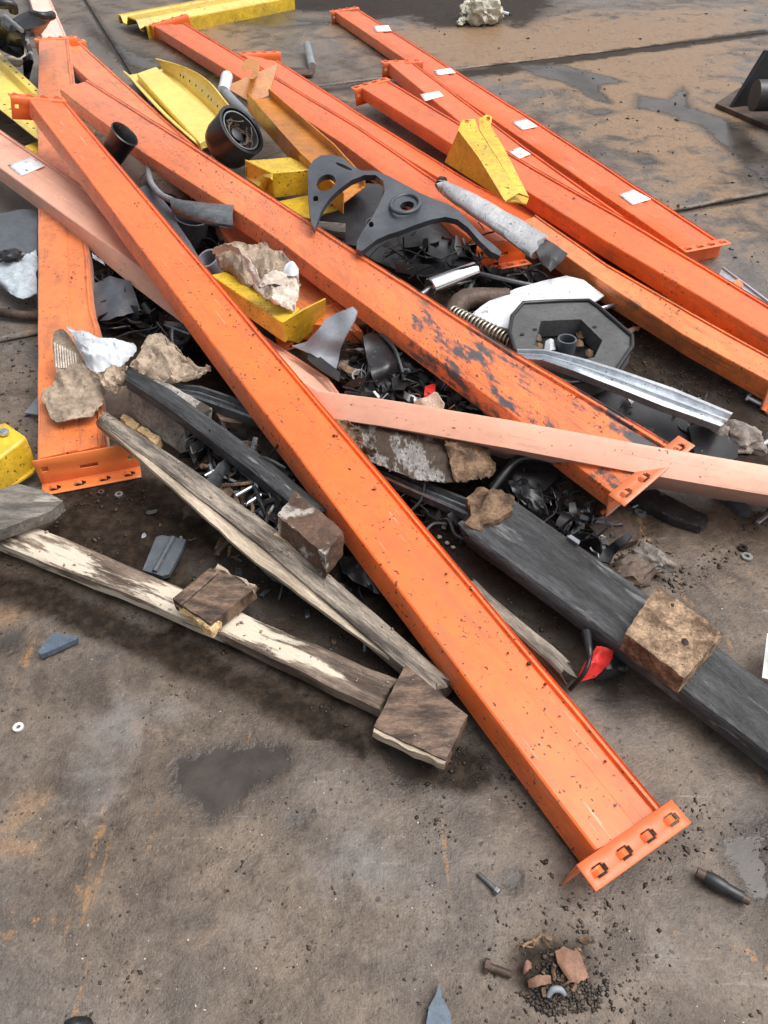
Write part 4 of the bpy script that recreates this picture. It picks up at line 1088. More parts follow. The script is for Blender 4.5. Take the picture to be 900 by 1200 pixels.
# grey shard and dark pieces
r = Root("plastic_shard", "light grey curved plastic shard right of the yellow end plate", "plastic shard", at(385, 420, .03))
zf = idw([(344, 404, .09), (415, 361, .19), (418, 366, .17), (393, 430, .08), (382, 380, .15)])
finish("shard_body", cutplate([(342, 405), (360, 400), (373, 386), (381, 375), (396, 366), (413, 359), (418, 364), (416, 374), (405, 393), (398, 408), (394, 430), (388, 434), (383, 425), (364, 414)], zf, .006, step=5, nz=.004, nsc=14), M['bluegrey'], r, smooth=60)
slab("plastic_strip", "dark flat plastic strip below the light grey shard", "plastic strip", [(363, 411), (372, 415), (398, 436), (397, 446), (375, 432), (360, 419)], .10, .006, 'darkplastic', step=6)
r = Root("plastic_housing", "black curved plastic housing under the scuffed orange beam", "housing", at(455, 430, .02))
finish("housing_panel", cutplate([(425, 394), (432, 390), (448, 391), (458, 402), (466, 425), (470, 446), (462, 457), (450, 460), (438, 448), (430, 420)], idw([(425, 394, .12), (450, 392, .11), (470, 446, .055), (450, 458, .05), (435, 425, .10), (452, 425, .105)]), .008, step=5), M['black'], r, smooth=60)
finish("housing_panel", cutplate([(452, 392), (470, 398), (492, 412), (508, 430), (500, 448), (484, 452), (472, 446), (468, 424)], idw([(452, 392, .09), (508, 430, .07), (480, 450, .04), (480, 420, .085)]), .008, step=6), M['black'], r, smooth=60)
finish("housing_rib", tube([at(*q) for q in ((447, 392, .115), (462, 408, .11), (470, 430, .085), (474, 446, .06))], .005, 6), M['greyplastic'], r)
for k, (u, v, s) in enumerate(((402, 428, .02), (412, 437, .024), (424, 443, .018), (398, 440, .016), (415, 422, .016))):
    tag(finish("plastic_fragment", chunk(at(u, v, .05), (s*1.2, s, s*.7), k+40, .5, 2, k), M['black'], smooth=25), "small broken black plastic lump beside the black curved housing", "plastic fragment", "black lumps by the housing")
ring("small grey lens ring among the black lumps", 421, 442, .055, .02, .008, 'bluegrey', (.1, -.4, 1), .004)
slab("red_scrap", "bright red scrap under the scuffed beam near the muddy cardboard", "scrap", [(498, 452), (507, 449), (511, 450), (509, 466), (497, 464)], .09, .002, 'red', step=4)
slab("cream_scrap", "small cream plastic strip beneath the black curved housing", "scrap", [(437, 458), (440, 457), (446, 464), (444, 467)], .075, .003, 'cream', step=4)
# ------------------------------------------------------------------ cardboard, paper, cloth
def sheet(name, label, cat, rows, m, nz=.006, nsc=25, seed=0, th=.002, n=22, mm=5, rag=.003):
    return tag(finish(name, loft(rows, n, mm, nz, nsc, seed, th, rag), M[m], smooth=50), label, cat)
r = Root("crumpled_cardboard", "crumpled torn cardboard with white inner layer, on the yellow box section", "cardboard", at(300, 320, .1))
finish("brown_layer", loft([[(252, 294, .20), (270, 284, .22), (290, 288, .21), (312, 284, .22), (335, 298, .21), (346, 315, .19)], [(258, 316, .15), (280, 318, .18), (300, 322, .17), (325, 330, .19), (352, 328, .17)], [(280, 330, .14), (300, 340, .16), (330, 350, .165), (352, 356, .15)]], 40, 10, .018, 26, 3, .002, .006), M['cardboard'], r, smooth=50)
finish("white_layer", loft([[(249, 296, .205), (268, 289, .225), (284, 298, .225), (297, 312, .22), (306, 327, .215), (322, 320, .22), (348, 326, .19)], [(252, 300, .19), (270, 295, .21), (283, 305, .21), (292, 322, .20), (304, 337, .20), (325, 334, .20), (350, 337, .18)]], 46, 7, .012, 34, 5, .0025, .004), M['cardlight'], r, smooth=50)
finish("white_layer", loft([[(300, 330, .20), (316, 337, .205), (335, 334, .20), (352, 330, .18)], [(296, 338, .18), (312, 350, .19), (330, 352, .185), (350, 350, .165)], [(318, 356, .165), (328, 360, .17), (345, 366, .15)]], 34, 9, .014, 32, 8, .002, .005), M['cardlight'], r, smooth=50)
finish("paper_flap", loft([[(335, 310, .22), (343, 306, .22), (350, 316, .21)], [(330, 322, .20), (340, 324, .21), (350, 323, .20)]], 10, 4, .005, 40, 9, .001), M['paper'], r, smooth=50)
# cardboard on the left upright
r = Root("torn_cardboard", "torn corrugated cardboard with a white face, on the lower end of the left upright beam", "cardboard", at(105, 440, .08))
finish("corrugated_side", loft([[(64, 388, .14), (62, 400, .15), (63, 420, .14), (66, 438, .125)], [(74, 386, .165), (76, 402, .15), (80, 420, .14), (86, 432, .13)], [(80, 392, .17), (92, 412, .15), (100, 425, .14), (106, 436, .13)]], 20, 6, .003, 25, 2, .003), M['cardboard'], r, smooth=50)
bm = bmesh.new()
for k in range(9):
    f = k/8; tube([at(64 + 24*f, 402 + 12*f, .156), at(66 + 24*f, 431 + 3*f, .132)], .0028, 5, bm=bm)
finish("flute", bm, M['cardlight'], r, smooth=80)
finish("white_face", loft([[(78, 384, .185), (95, 388, .19), (120, 398, .185), (140, 397, .17), (160, 405, .15)], [(84, 394, .18), (102, 408, .185), (125, 412, .175), (145, 410, .16), (158, 416, .14)], [(104, 434, .14), (112, 438, .145), (130, 436, .14), (140, 434, .14), (146, 432, .13)]], 34, 12, .010, 26, 4, .002, .003), M['paper'], r, smooth=50)
finish("brown_flap", loft([[(66, 440, .125), (80, 430, .14), (95, 424, .145), (108, 436, .145), (125, 442, .14)], [(58, 455, .11), (75, 452, .12), (95, 450, .125), (115, 450, .125), (128, 452, .12)], [(50, 464, .105), (66, 462, .11), (90, 458, .115), (110, 462, .115), (122, 468, .105)], [(61, 494, .095), (75, 495, .10), (92, 492, .10), (110, 487, .10), (122, 476, .10)]], 34, 9, .009, 26, 6, .003, .004), M['cardboard'], r, smooth=50)
finish("torn_edge", loft([[(116, 440, .15), (130, 432, .16), (150, 430, .15)], [(120, 452, .14), (132, 450, .15), (148, 446, .14)], [(128, 462, .13), (136, 464, .13), (144, 458, .12)]], 26, 10, .018, 45, 7, .002, .008), M['cardboard'], r, smooth=50)
sheet("torn_cardboard", "torn wrinkled cardboard piece beside the front beam, above the grey plank", "cardboard",
      [[(152, 424, .15), (165, 408, .17), (185, 389, .175), (200, 400, .165), (212, 412, .15)], [(155, 432, .15), (175, 420, .17), (200, 415, .17), (215, 425, .15), (232, 428, .13)], [(176, 446, .13), (195, 444, .14), (215, 440, .14), (235, 436, .13), (250, 434, .12)], [(196, 452, .12), (215, 448, .12), (235, 444, .12), (250, 438, .11)]], 'cardboard', .016, 30, 11, .003, 40, 10, .008)
sheet("muddy_cardboard", "muddy grey fibrous cardboard below the faded pink beam", "cardboard",
      [[(385, 482, .095), (420, 474, .10), (460, 478, .105), (500, 484, .105), (540, 490, .105), (562, 500, .10)], [(392, 505, .092), (430, 500, .10), (470, 508, .108), (510, 514, .105), (545, 516, .10), (568, 522, .095)], [(402, 524, .088), (435, 528, .095), (470, 540, .10), (505, 548, .098), (540, 545, .095), (572, 545, .09)], [(425, 538, .085), (450, 549, .09), (480, 560, .092), (512, 566, .09), (545, 566, .09), (566, 558, .085)]], 'muddycard', .006, 34, 12, .002, 64, 18, .022)
sheet("crumpled_paper", "crumpled muddy paper ball against the front beam", "paper", [[(415, 520, .09), (428, 514, .10), (442, 520, .09)], [(418, 530, .10), (430, 528, .11), (444, 532, .09)], [(424, 540, .07), (434, 542, .08), (442, 540, .07)]], 'muddycard', .016, 45, 13, .002, 14, 6)
sheet("torn_rag", "pale torn fibre rag poking up behind the faded pink beam", "rag", [[(484, 475, .13), (498, 468, .15), (512, 462, .16), (520, 474, .14)], [(482, 482, .11), (500, 482, .12), (522, 486, .11)]], 'cardlight', .010, 40, 14, .002, 14, 4)
tag(finish("plastic_sheet", loft([[(110, 332, .08), (130, 325, .10), (153, 330, .09)], [(112, 350, .07), (135, 348, .09), (160, 350, .08)], [(114, 376, .05), (138, 372, .07), (165, 363, .06)]], 14, 6, .006, 18, 15, .002), M['slate'], smooth=50), "dusty grey plastic sheet in the gap right of the left upright beam", "plastic sheet")
sheet("white_shred", "white paper shred in the dark gap by the left upright beam", "paper", [[(108, 296, .12), (114, 301, .12), (122, 308, .11)], [(108, 303, .11), (116, 307, .11), (124, 312, .10)]], 'paper', .006, 50, 16, .001, 8, 3)
slab("plastic_board", "matt dark grey board at the left edge beneath the faded pink beam", "plastic panel", [(-30, 258), (0, 250), (22, 245), (44, 246), (44, 296), (22, 306), (-30, 304)], lin([(0, 250, .10), (44, 246, .09), (22, 306, .07), (0, 300, .08)]), .008, 'slate', step=9, nz=.004)
sheet("pale_cloth", "crumpled pale blue cloth at the left edge by the upright beam", "cloth", [[(-20, 312, .07), (8, 306, .085), (28, 300, .085), (44, 294, .07)], [(-15, 328, .06), (10, 322, .075), (30, 318, .08), (44, 318, .07)], [(4, 336, .04), (14, 346, .05), (26, 352, .05), (44, 345, .05)]], 'cloth', .008, 28, 17, .003, 20, 6)
tag(finish("plastic_fragment", chunk(at(12, 300, .10), (.035, .025, .02), 61, .5, 3), M['black'], smooth=30), "black broken plastic lump on the pale blue cloth", "plastic fragment")
tag(finish("hose", tube([at(-40, 362, .02), at(0, 366, .02), (at(30, 370, .02)), at(70, 372, .02)], .014, 10), M['rustysteel'], smooth=80), "thin grey brown hose at the left edge, passing under the upright beam", "hose")
slab("metal_shim", "small blue grey metal shim left of the upright beam's lower end", "shim", [(27, 484), (36, 474), (44, 464), (48, 476), (44, 486)], idw([(27, 484, .01), (44, 464, .04), (44, 486, .02)]), .004, 'bluegrey', step=5)
for k, rows in enumerate(([[(520, 508, .118), (540, 512, .125), (560, 512, .12), (572, 520, .105)], [(524, 535, .108), (545, 538, .115), (566, 540, .105), (580, 545, .095)], [(530, 560, .098), (548, 566, .10), (568, 564, .095), (578, 556, .09)]],
                          [[(392, 490, .105), (408, 494, .11), (424, 505, .11)], [(394, 510, .10), (412, 516, .105), (430, 524, .10)], [(404, 528, .095), (420, 538, .095), (436, 542, .09)]])):
    sheet("rotten_scrap", ("torn brown fibrous scrap on the right end of the muddy cardboard", "torn brown fibrous scrap on the left end of the muddy cardboard")[k], "scrap", rows, 'rot', .010, 40, 30+k, .002, 24, 10, .014)
# cloth coil
r = Root("cloth_coil", "twisted dark grey cloth coil below the long split plank", "cloth", at(330, 668, 0))
for k in range(5):
    o = k*4.0
    finish("cloth_strand", tube([at(292 + o*.9, 642 + o*.1, .03 + .004*k), at(304 + o*.8, 656 + o*.0, .035), at(322 + o*.7, 672 - o*.3, .035), at(345 + o*.4, 684 - o*.6, .035), at(364, 690 - o*.5, .025)], [.008, .012, .013, .012, .008], 8, n=6), M['greycloth'], r, smooth=80)
# black crumpled sheets added to darken the hollows, and wires
def dark_fill(label, rows, m, seed, nz=.018):
    return tag(finish("dark_fill_sheet", loft(rows, 20, 7, nz, 22, seed, .001), M[m], smooth=40), label, "dark fill sheet")
dark_fill("crumpled black sheet darkening the hollow between the two planks", [[(215, 500, .06), (250, 510, .07), (300, 530, .07), (345, 560, .06)], [(220, 530, .06), (260, 545, .075), (300, 565, .07), (335, 590, .06)], [(235, 560, .03), (280, 590, .04), (310, 610, .04), (330, 620, .03)]], 'black', 21, .022)
dark_fill("dark glossy sheet darkening the gap under the black curved housing", [[(395, 395, .03), (440, 380, .05), (500, 400, .05), (540, 440, .04)], [(390, 430, .03), (430, 440, .05), (480, 460, .05), (540, 470, .04)], [(400, 455, .02), (450, 475, .03), (500, 490, .03), (550, 490, .02)]], 'black', 22, .012)
dark_fill("black sheet darkening the gap under the front beam, right of the wood blocks", [[(395, 650, .03), (420, 655, .05), (450, 680, .04)], [(400, 670, .03), (430, 690, .04), (455, 700, .03)]], 'black', 23, .012)
sheet("crumpled_paper", "crumpled lilac grey paper beside the grey block", "paper", [[(213, 500, .09), (222, 491, .10), (227, 497, .10)], [(209, 512, .08), (220, 508, .09), (228, 508, .08)], [(212, 518, .06), (220, 518, .06), (226, 514, .06)]], 'bluegrey', .008, 50, 24, .001, 10, 5)
sheet("crumpled_foil", "crumpled grey film beside the wire grid", "film", [[(276, 528, .09), (284, 534, .10), (293, 545, .09)], [(276, 540, .085), (284, 550, .09), (293, 560, .085)]], 'bluegrey', .012, 45, 25, .001, 12, 5)
r = Root("wire_grid", "small galvanised wire grid in the dark hollow between the planks", "wire grid", at(275, 570, 0))
for a, b in (((263, 532), (300, 568)), ((240, 558), (272, 541)), ((273, 583), (300, 568)), ((287, 592), (306, 580)), ((246, 545), (252, 562))):
    finish("wire", tube([at(*a, .085), at(*b, .085)], .0042, 8), M['galv'], r)
for k, pp in enumerate((((296, 560, .09), (302, 580, .09), (312, 604, .08), (322, 625, .06)), ((240, 520, .08), (247, 540, .085), (243, 560, .07)), ((320, 575, .08), (330, 588, .08), (340, 600, .07)))):
    tag(finish("cable", tube([at(*q) for q in pp], .005, 6), M['black'], smooth=80), ("thin black cable crossing the wire grid's lower bars", "thin black cable left of the wire grid", "thin black cable right of the wire grid, by the muddy block")[k], "cable")
r = Root("metal_clip", "dark metal clip with a rusty rod, below the long split plank", "clip", at(280, 640, 0))
finish("clip_arm", tube([at(*q) for q in ((264, 612, .05), (268, 624, .05), (280, 636, .04), (290, 642, .035), (300, 638, .03))], [.008, .010, .011, .009, .007], 8), M['bluegrey'], r, smooth=70)
finish("rusty_rod", tube([at(273, 630, .035), at(258, 645, .02), at(255, 652, .015)], .007, 8), M['rustysteel'], r, smooth=70)
sheet("dead_leaf", "curled dark leaf heap below the long split plank", "leaf", [[(215, 596, .02), (232, 590, .04), (250, 596, .03)], [(212, 606, .02), (232, 606, .035), (250, 606, .02)]], 'mud', .014, 40, 26, .001, 12, 5)

# ------------------------------------------------------------------ timber
def plank_profile(t, rnd=.004):
    p = []
    for x in np.linspace(-.5, .5, 9): p.append((float(x), -rnd if abs(x) == .5 else 0.0))
    p += [(.5, -t*.5), (.5, -t+rnd)]
    for x in np.linspace(.5, -.5, 5): p.append((float(x), -t))
    p += [(-.5, -t*.5)]
    return p
def plank(label, st, m, t, seed, nz=.003, nsc=14, jag=.02, n=12, name="wood_plank", cat="plank", prof=None):
    fr = lr_frames(st, n=n)
    return tag(finish(name, sweep(fr, prof or plank_profile(t), nz=nz, nsc=nsc, seed=seed, jag=jag), M[m], smooth=32), label, cat), fr
_, fp1 = plank("long split pallet board with bare pale patches, lowest on the left", [(-90, 556, -118, 584, .052), (32, 612, 2, 638, .05), (200, 682, 172, 704, .048), (330, 737, 306, 764, .046), (467, 796, 443, 830, .045)], 'palletwood', .03, 31, n=14)
slab("wood_offcut", "grey weathered board end at the left edge, above the split pallet board", "wood offcut", [(-110, 606), (20, 567), (50, 574), (74, 587), (58, 600), (20, 614), (-100, 656)], lin([(0, 573, .10), (70, 585, .09), (0, 620, .095)]), .028, 'woodobj', step=6, rough_edge=.6, nz=.001)
bm = sweep(lr_frames([(-30, 622, -30, 634, .085), (0, 612, 2, 622, .085), (30, 603, 32, 610, .082)], n=5), plank_profile(.02), nz=.002, jag=.03)
tag(finish("wood_splinter", bm, M['woodside'], smooth=50), "pale splinter lying along the grey board end at the left edge", "splinter")
_, fp2 = plank("long narrow plank with a pale bare edge, running under the front orange beam", [(124, 481, 114, 491, .135), (165, 508, 153, 521, .13), (222, 546, 208, 562, .12), (324, 620, 305, 637, .10), (400, 683, 379, 700, .08), (530, 796, 510, 812, .05)], 'wood', .034, 32, nz=.0015, jag=.03)
bm = sweep(lr_frames([(118, 488, 119, 497, .128), (155, 516, 153, 527, .123), (210, 558, 203, 572, .112), (300, 633, 290, 650, .09), (385, 697, 374, 712, .068), (470, 765, 462, 774, .05), (512, 800, 509, 805, .04)], n=8), [(-.5, 0), (-.2, .001), (.2, .001), (.5, -.002), (.5, -.01), (-.5, -.012)], nz=.002, nsc=20, seed=33)
o = finish("bare_edge", bm, M['woodside'], smooth=50)
pk = [x for x in COL.objects if x.name == 'wood_plank.001'][0]
o.parent = pk; o.location = o.location - pk.location
_, fp3 = plank("charred grey plank leaning on the grey block, left of the front beam", [(152, 429, 147, 443, .165), (200, 455, 194, 474, .155), (300, 527, 289, 546, .128), (380, 592, 366, 609, .10)], 'darkwood', .03, 34, nz=.0014, jag=.02)
_, fp4 = plank("short grey plank end poking out right of the front beam", [(555, 676, 545, 688, .04), (600, 718, 592, 732, .045), (650, 756, 640, 772, .045), (672, 776, 660, 791, .04)], 'wood', .03, 35, jag=.04)
hp = [(-.5, -.035), (-.5, -.003), (-.49, 0)] + [(float(x), 0.0) for x in np.linspace(-.42, .30, 9)] + [(.40, -.0005), (.455, -.003), (.49, -.009), (.5, -.018), (.495, -.036), (.2, -.038), (-.2, -.038)]
_, fp5 = plank("large wet black plank with a torn end, lower right of the heap", [(586, 574, 545, 622, .085), (640, 612, 600, 662, .082), (700, 654, 660, 706, .078), (762, 699, 722, 752, .073), (845, 761, 804, 812, .068), (945, 836, 905, 888, .062), (1040, 908, 1000, 962, .055)], 'darkwood', .04, 36, nz=.0014, nsc=16, jag=.05, n=18, prof=hp)
bm = cutplate([(546, 584), (556, 573), (578, 570), (601, 582), (599, 598), (582, 610), (564, 622), (547, 614), (549, 600)], idw([(548, 582, .09), (600, 584, .098), (562, 620, .085), (575, 595, .108)]), .03, step=4, nz=.010, nsc=40, rough_edge=1.6)
o = finish("torn_end", bm, M['rot'], smooth=30); pk = [x for x in COL.objects if x.name.startswith('wood_plank')][-1]
o.parent = pk; o.location = o.location - pk.location
def wood_block(label, top, h, m, seed, nz=.003, name="wood_block", bev=.003, cuts=7, down=(0, 0, -1), extra=None):
    o = finish(name, block(top, h, nz=nz, nsc=45, seed=seed, cuts=cuts, down=down), M[m], smooth=40)
    return tag(o, label, "wood block")
wood_block("square chipboard block on the large wet black plank", [(734, 741, .125), (765, 692, .125), (805, 693, .125), (848, 743, .125)][:0] or [(732, 742, .125), (771, 686, .125), (848, 742, .125), (802, 795, .125)], .045, 'chipboard', 51, .0035, cuts=12)
wood_block("brown wet board block under the front beam at the split board's end", [(475, 779, .062), (548, 838, .062), (523, 891, .062), (438, 852, .062)], .03, 'brownwood', 52, .0014, cuts=10)
bl = [x for x in COL.objects if x.name.startswith('wood_block')][-1]
chip = [x for x in COL.objects if x.name.startswith('wood_block')][0]
def child_of(o, p):
    o.parent = p; o.location = o.location - p.location
for q, rr in (((803, 752), .008), ((788, 709), .0045)):
    child_of(finish("nail_hole", lathe(at(*q, .1256), (0, 0, 1), [(0, 0), (rr, 0), (rr*.8, .0008), (0, .0008)], 9, ell=.75), M['hole']), chip)
bm = sweep(lr_frames([(438, 851, 437, 857, .058), (480, 871, 479, 878, .058), (523, 890, 521, 896, .058)], n=6), plank_profile(.018, .001), nz=.004, nsc=50, seed=6); child_of(finish("splintered_edge", bm, M['woodside'], smooth=40), bl)
r = Root("wood_block", "broken stepped board piece with a raw splintered face, on the split pallet board", "wood block", at(250, 700, .04))
finish("board_piece", block([(203, 702, .092), (254, 664, .092), (299, 688, .088), (247, 731, .088)], .032, nz=.0016, nsc=50, seed=53, cuts=9), M['brownwood'], r, smooth=40)
finish("step_ridge", sweep(lr_frames([(202, 700, 212, 708, .098), (246, 664, 256, 670, .098)], n=6), plank_profile(.012, .002), nz=.002, seed=4), M['brownwood'], r, smooth=40)
finish("raw_face", block([(208, 708, .082), (216, 706, .082), (258, 728, .080), (246, 738, .080)], .026, nz=.006, nsc=80, seed=54, cuts=8), M['rawwood'], r, smooth=30)
finish("splintered_edge", sweep(lr_frames([(252, 664, 258, 662, .094), (300, 685, 296, 690, .09)], n=8), plank_profile(.012, .001), nz=.007, nsc=90, seed=8), M['woodside'], r, smooth=30)
r = Root("wood_block", "rough grey muddy block under the charred grey plank", "wood block", at(180, 495, 0))
finish("block_body", block([(150, 448, .135), (176, 436, .135), (248, 478, .115), (217, 497, .115)], .085, nz=.004, nsc=45, seed=55, cuts=8, down=(-.12, -.25, -1)), M['greyblock'], r, smooth=40)
for k, (q0, q1) in enumerate((((140, 488), (160, 502)), ((160, 501), (186, 519)))):
    finish("raw_strip", block([(q0[0], q0[1]+2, .055), (q0[0]+6, q0[1]-3, .055), (q1[0]+3, q1[1]-5, .05), (q1[0]-3, q1[1]+2, .05)], .02, nz=.004, nsc=60, seed=56+k, cuts=5), M['rawwood'], r, smooth=30)
r = Root("wood_block", "brown muddy block with a raw yellow strip on the long narrow plank", "wood block", at(360, 630, .05))
finish("block_body", block([(325, 604, .145), (345, 575, .145), (402, 622, .145), (382, 650, .145)], .06, nz=.004, nsc=45, seed=58, cuts=8, down=(-.05, -.1, -1)), M['mudblock'], r, smooth=40)
finish("raw_strip", block([(321, 626, .10), (328, 622, .10), (378, 652, .09), (372, 660, .09)], .02, nz=.004, nsc=60, seed=59, cuts=6), M['rawwood'], r, smooth=30)

# ------------------------------------------------------------------ loose pieces on the plates
r = Root("plastic_clip", "dark plastic clip plate with a ridge, behind the split pallet board", "clip", at(192, 655, 0))
finish("clip_plate", cutplate([(167, 668), (183, 629), (190, 627), (218, 632), (213, 645), (198, 673), (190, 675)], .018, .01, step=6), M['slate'], r, bevel=.003)
finish("clip_ridge", tube([at(181, 670, .02), at(203, 630, .02)], .006, 8), M['slate'], r)
slab("plastic_fragment", "blue grey wedge of plastic on the bare plate at left", "plastic fragment", [(45, 764), (53, 753), (63, 741), (72, 744), (90, 745), (90, 749), (48, 768)], .016, .012, 'bluepl', step=5)
slab("pointed_offcut", "blue pointed plastic blade at the bottom edge", "plastic fragment", [(515, 1152), (518, 1168), (527, 1185), (532, 1215), (497, 1215), (503, 1180), (511, 1165)], .012, .006, 'bluepl', step=5, nz=.001)
tag(finish("plastic_fragment", chunk(at(92, 1203, .006), (.02, .012, .009), 71, .3, 3), M['black'], smooth=60), "black rounded piece cut off by the bottom edge at left", "plastic fragment")
r = Root("red_glove", "red and black fabric scrap with a black strap, below the large black plank", "fabric scrap", at(695, 785, 0))
finish("red_cloth", loft([[(700, 758, .05), (708, 759, .05), (718, 764, .045)], [(684, 778, .05), (696, 778, .055), (716, 778, .04)], [(672, 804, .02), (682, 800, .03), (698, 795, .03)]], 14, 7, .006, 30, 72, .002), M['red'], r, smooth=50)
finish("black_cloth", loft([[(718, 764, .045), (728, 768, .04), (738, 778, .03)], [(708, 785, .04), (722, 785, .035), (735, 788, .02)], [(698, 797, .025), (712, 796, .02), (725, 793, .01)]], 12, 6, .006, 30, 73, .002), M['black'], r, smooth=50)
finish("strap", tube([at(*q) for q in ((687, 742, .06), (690, 760, .07), (691, 772, .065), (684, 790, .05), (668, 808, .01))], [.010, .007, .004, .004, .004], 7), M['black'], r, smooth=80)
r = Root("white_card", "white card corner at the right edge", "board", at(905, 770, 0))
finish("board_sheet", cutplate([(899, 742), (893, 794), (935, 806), (945, 750)], idw([(899, 742, .06), (893, 794, .03), (940, 780, .05)]), .006, step=9), M['cream'], r)
slab("plastic_hook", "black curved plastic strip standing beyond the large black plank", "plastic strip", [(700, 655), (706, 645), (722, 632), (737, 623), (740, 627), (733, 636), (718, 648), (712, 659)], idw([(702, 655, .04), (738, 624, .08)]), .008, 'black', step=5)
tag(finish("mud_clump", chunk(at(735, 672, .03), (.055, .04, .028), 74, .5, 4, .5), M['mud'], smooth=40), "brown fibrous mud clump behind the large black plank", "mud clump")
tag(finish("concrete_lump", chunk(at(765, 655, .035), (.038, .024, .024), 75, .5, 4, -.6), M['concrete'], smooth=40), "pale concrete lump on the brown mud clump", "concrete lump")
tag(finish("concrete_lump", chunk(at(868, 514, .012), (.06, .05, .035), 76, .4, 4, -.5), M['concrete'], smooth=35), "large concrete lump at the end of the bright galvanised rail", "concrete lump")
tag(finish("concrete_lump", chunk(at(838, 508, .02), (.035, .028, .026), 77, .5, 3, .3), M['concrete'], smooth=35), "small concrete lump just left of the large one", "concrete lump")
slab("steel_offcut", "black steel offcut under the end of the bright galvanised rail", "steel offcut", [(806, 500), (830, 490), (866, 520), (864, 536), (842, 545), (815, 535)], idw([(806, 500, .03), (866, 520, .03), (830, 490, .045)]), .02, 'black', step=7)
slab("steel_sheet", "wet dark steel sheet lying beyond the scuffed beam's near end", "steel sheet", [(700, 440), (735, 462), (790, 475), (805, 492), (812, 520), (820, 540), (770, 522), (720, 486), (690, 462)], idw([(700, 440, .03), (805, 492, .02), (770, 522, .015)]), .006, 'darkplastic', nz=.003, step=9)
slab("steel_sheet", "thin wet steel sheet under the scuffed beam's hooked end", "steel sheet", [(626, 558), (646, 550), (700, 566), (735, 600), (748, 632), (715, 642), (690, 616), (655, 585)], .024, .016, 'rustysteel', nz=.001, step=9)
slab("plastic_strip", "flat black strip right of the scuffed beam's hooked end", "plastic strip", [(737, 583), (748, 576), (768, 573), (829, 604), (830, 612), (822, 618), (790, 608)], .022, .018, 'darkplastic', step=7)
slab("plastic_strip", "short dark strip beneath the faded pink beam at right", "plastic strip", [(838, 574), (856, 574), (881, 596), (877, 601), (868, 598)], .02, .014, 'slate', step=6)
r = Root("plastic_crate", "broken black crate piece behind the torn end of the black plank", "crate", at(610, 565, 0))
finish("crate_bar", tube([at(*q) for q in ((576, 574, .05), (590, 556, .07), (603, 541, .085), (620, 536, .09), (652, 540, .08))], .011, 8), M['black'], r, smooth=70)
finish("crate_wall", cutplate([(582, 574), (606, 543), (650, 541), (658, 556), (640, 575), (610, 590)], idw([(582, 574, .03), (606, 543, .06), (650, 541, .06), (620, 588, .02)]), .008, step=7, nz=.004), M['black'], r)
finish("crate_film", loft([[(596, 564, .06), (612, 560, .065), (632, 568, .06)], [(600, 580, .045), (618, 580, .05), (636, 584, .045)], [(618, 596, .03), (632, 600, .03), (645, 606, .03)]], 14, 6, .009, 60, 81, .001), M['darkplastic'], r, smooth=40)
slab("plastic_strip", "small grey strip lying on the large black plank's far edge", "plastic strip", [(664, 627), (670, 626), (680, 634), (678, 638)], .09, .004, 'bluegrey', step=4)
slab("cream_scrap", "white plastic corner on the wet steel sheet", "scrap", [(733, 461), (738, 459), (748, 463), (740, 474)], .045, .006, 'cream', step=4)
r = Root("aluminium_strip", "bright aluminium angle strip at the right edge", "metal strip", at(875, 335, 0))
fr = lr_frames([(847, 312, 844, 318, .05), (880, 336, 874, 343, .048), (920, 366, 912, 374, .045)], n=5)
finish("strip_body", sweep(fr, [(-.5, 0), (-.35, .0), (-.35, -.006), (.5, -.012), (.5, -.016), (-.35, -.014), (-.35, -.03), (-.5, -.03)]), M['galv'], r)
slab("steel_tab", "small orange steel tab beside the aluminium strip", "steel tab", [(858, 330), (866, 327), (872, 333), (866, 337)], .05, .004, 'orange_old', step=4)
# jack stand at the right
r = Root("support_stand", "dark steel stand with a base plate and gusset, cut off by the right edge", "stand", at(890, 130, 0))
finish("base_plate", cutplate([(839, 121), (866, 103), (945, 110), (960, 168), (900, 147)], .02, .018, step=14, nz=0), M['rustysteel'], r, bevel=.002)
a = [at(853, 124, .02), at(879, 122, .02), at(905, 130, .02)]
g0 = at(854, 125, .021); g1 = at(890, 130, .021); hgt = .30
bm = bmesh.new(); P0 = [g0, at(905, 120, .021), at(905, 120, .021) + Vector((0, 0, .22)), g0 + Vector((.13, .10, .22))]
vs = [bm.verts.new(p) for p in P0] + [bm.verts.new(p + Vector((.012, -.010, 0))) for p in P0]
for f in ((0, 1, 2, 3), (7, 6, 5, 4), (0, 4, 5, 1), (1, 5, 6, 2), (2, 6, 7, 3), (3, 7, 4, 0)): bm.faces.new([vs[i] for i in f])
finish("gusset_plate", bm, M['black'], r, bevel=.002)
finish("column_tube", tube([at(884, 112, .13), at(960, 112, .13)], .065, 22), M['darkplastic'], r, smooth=50)
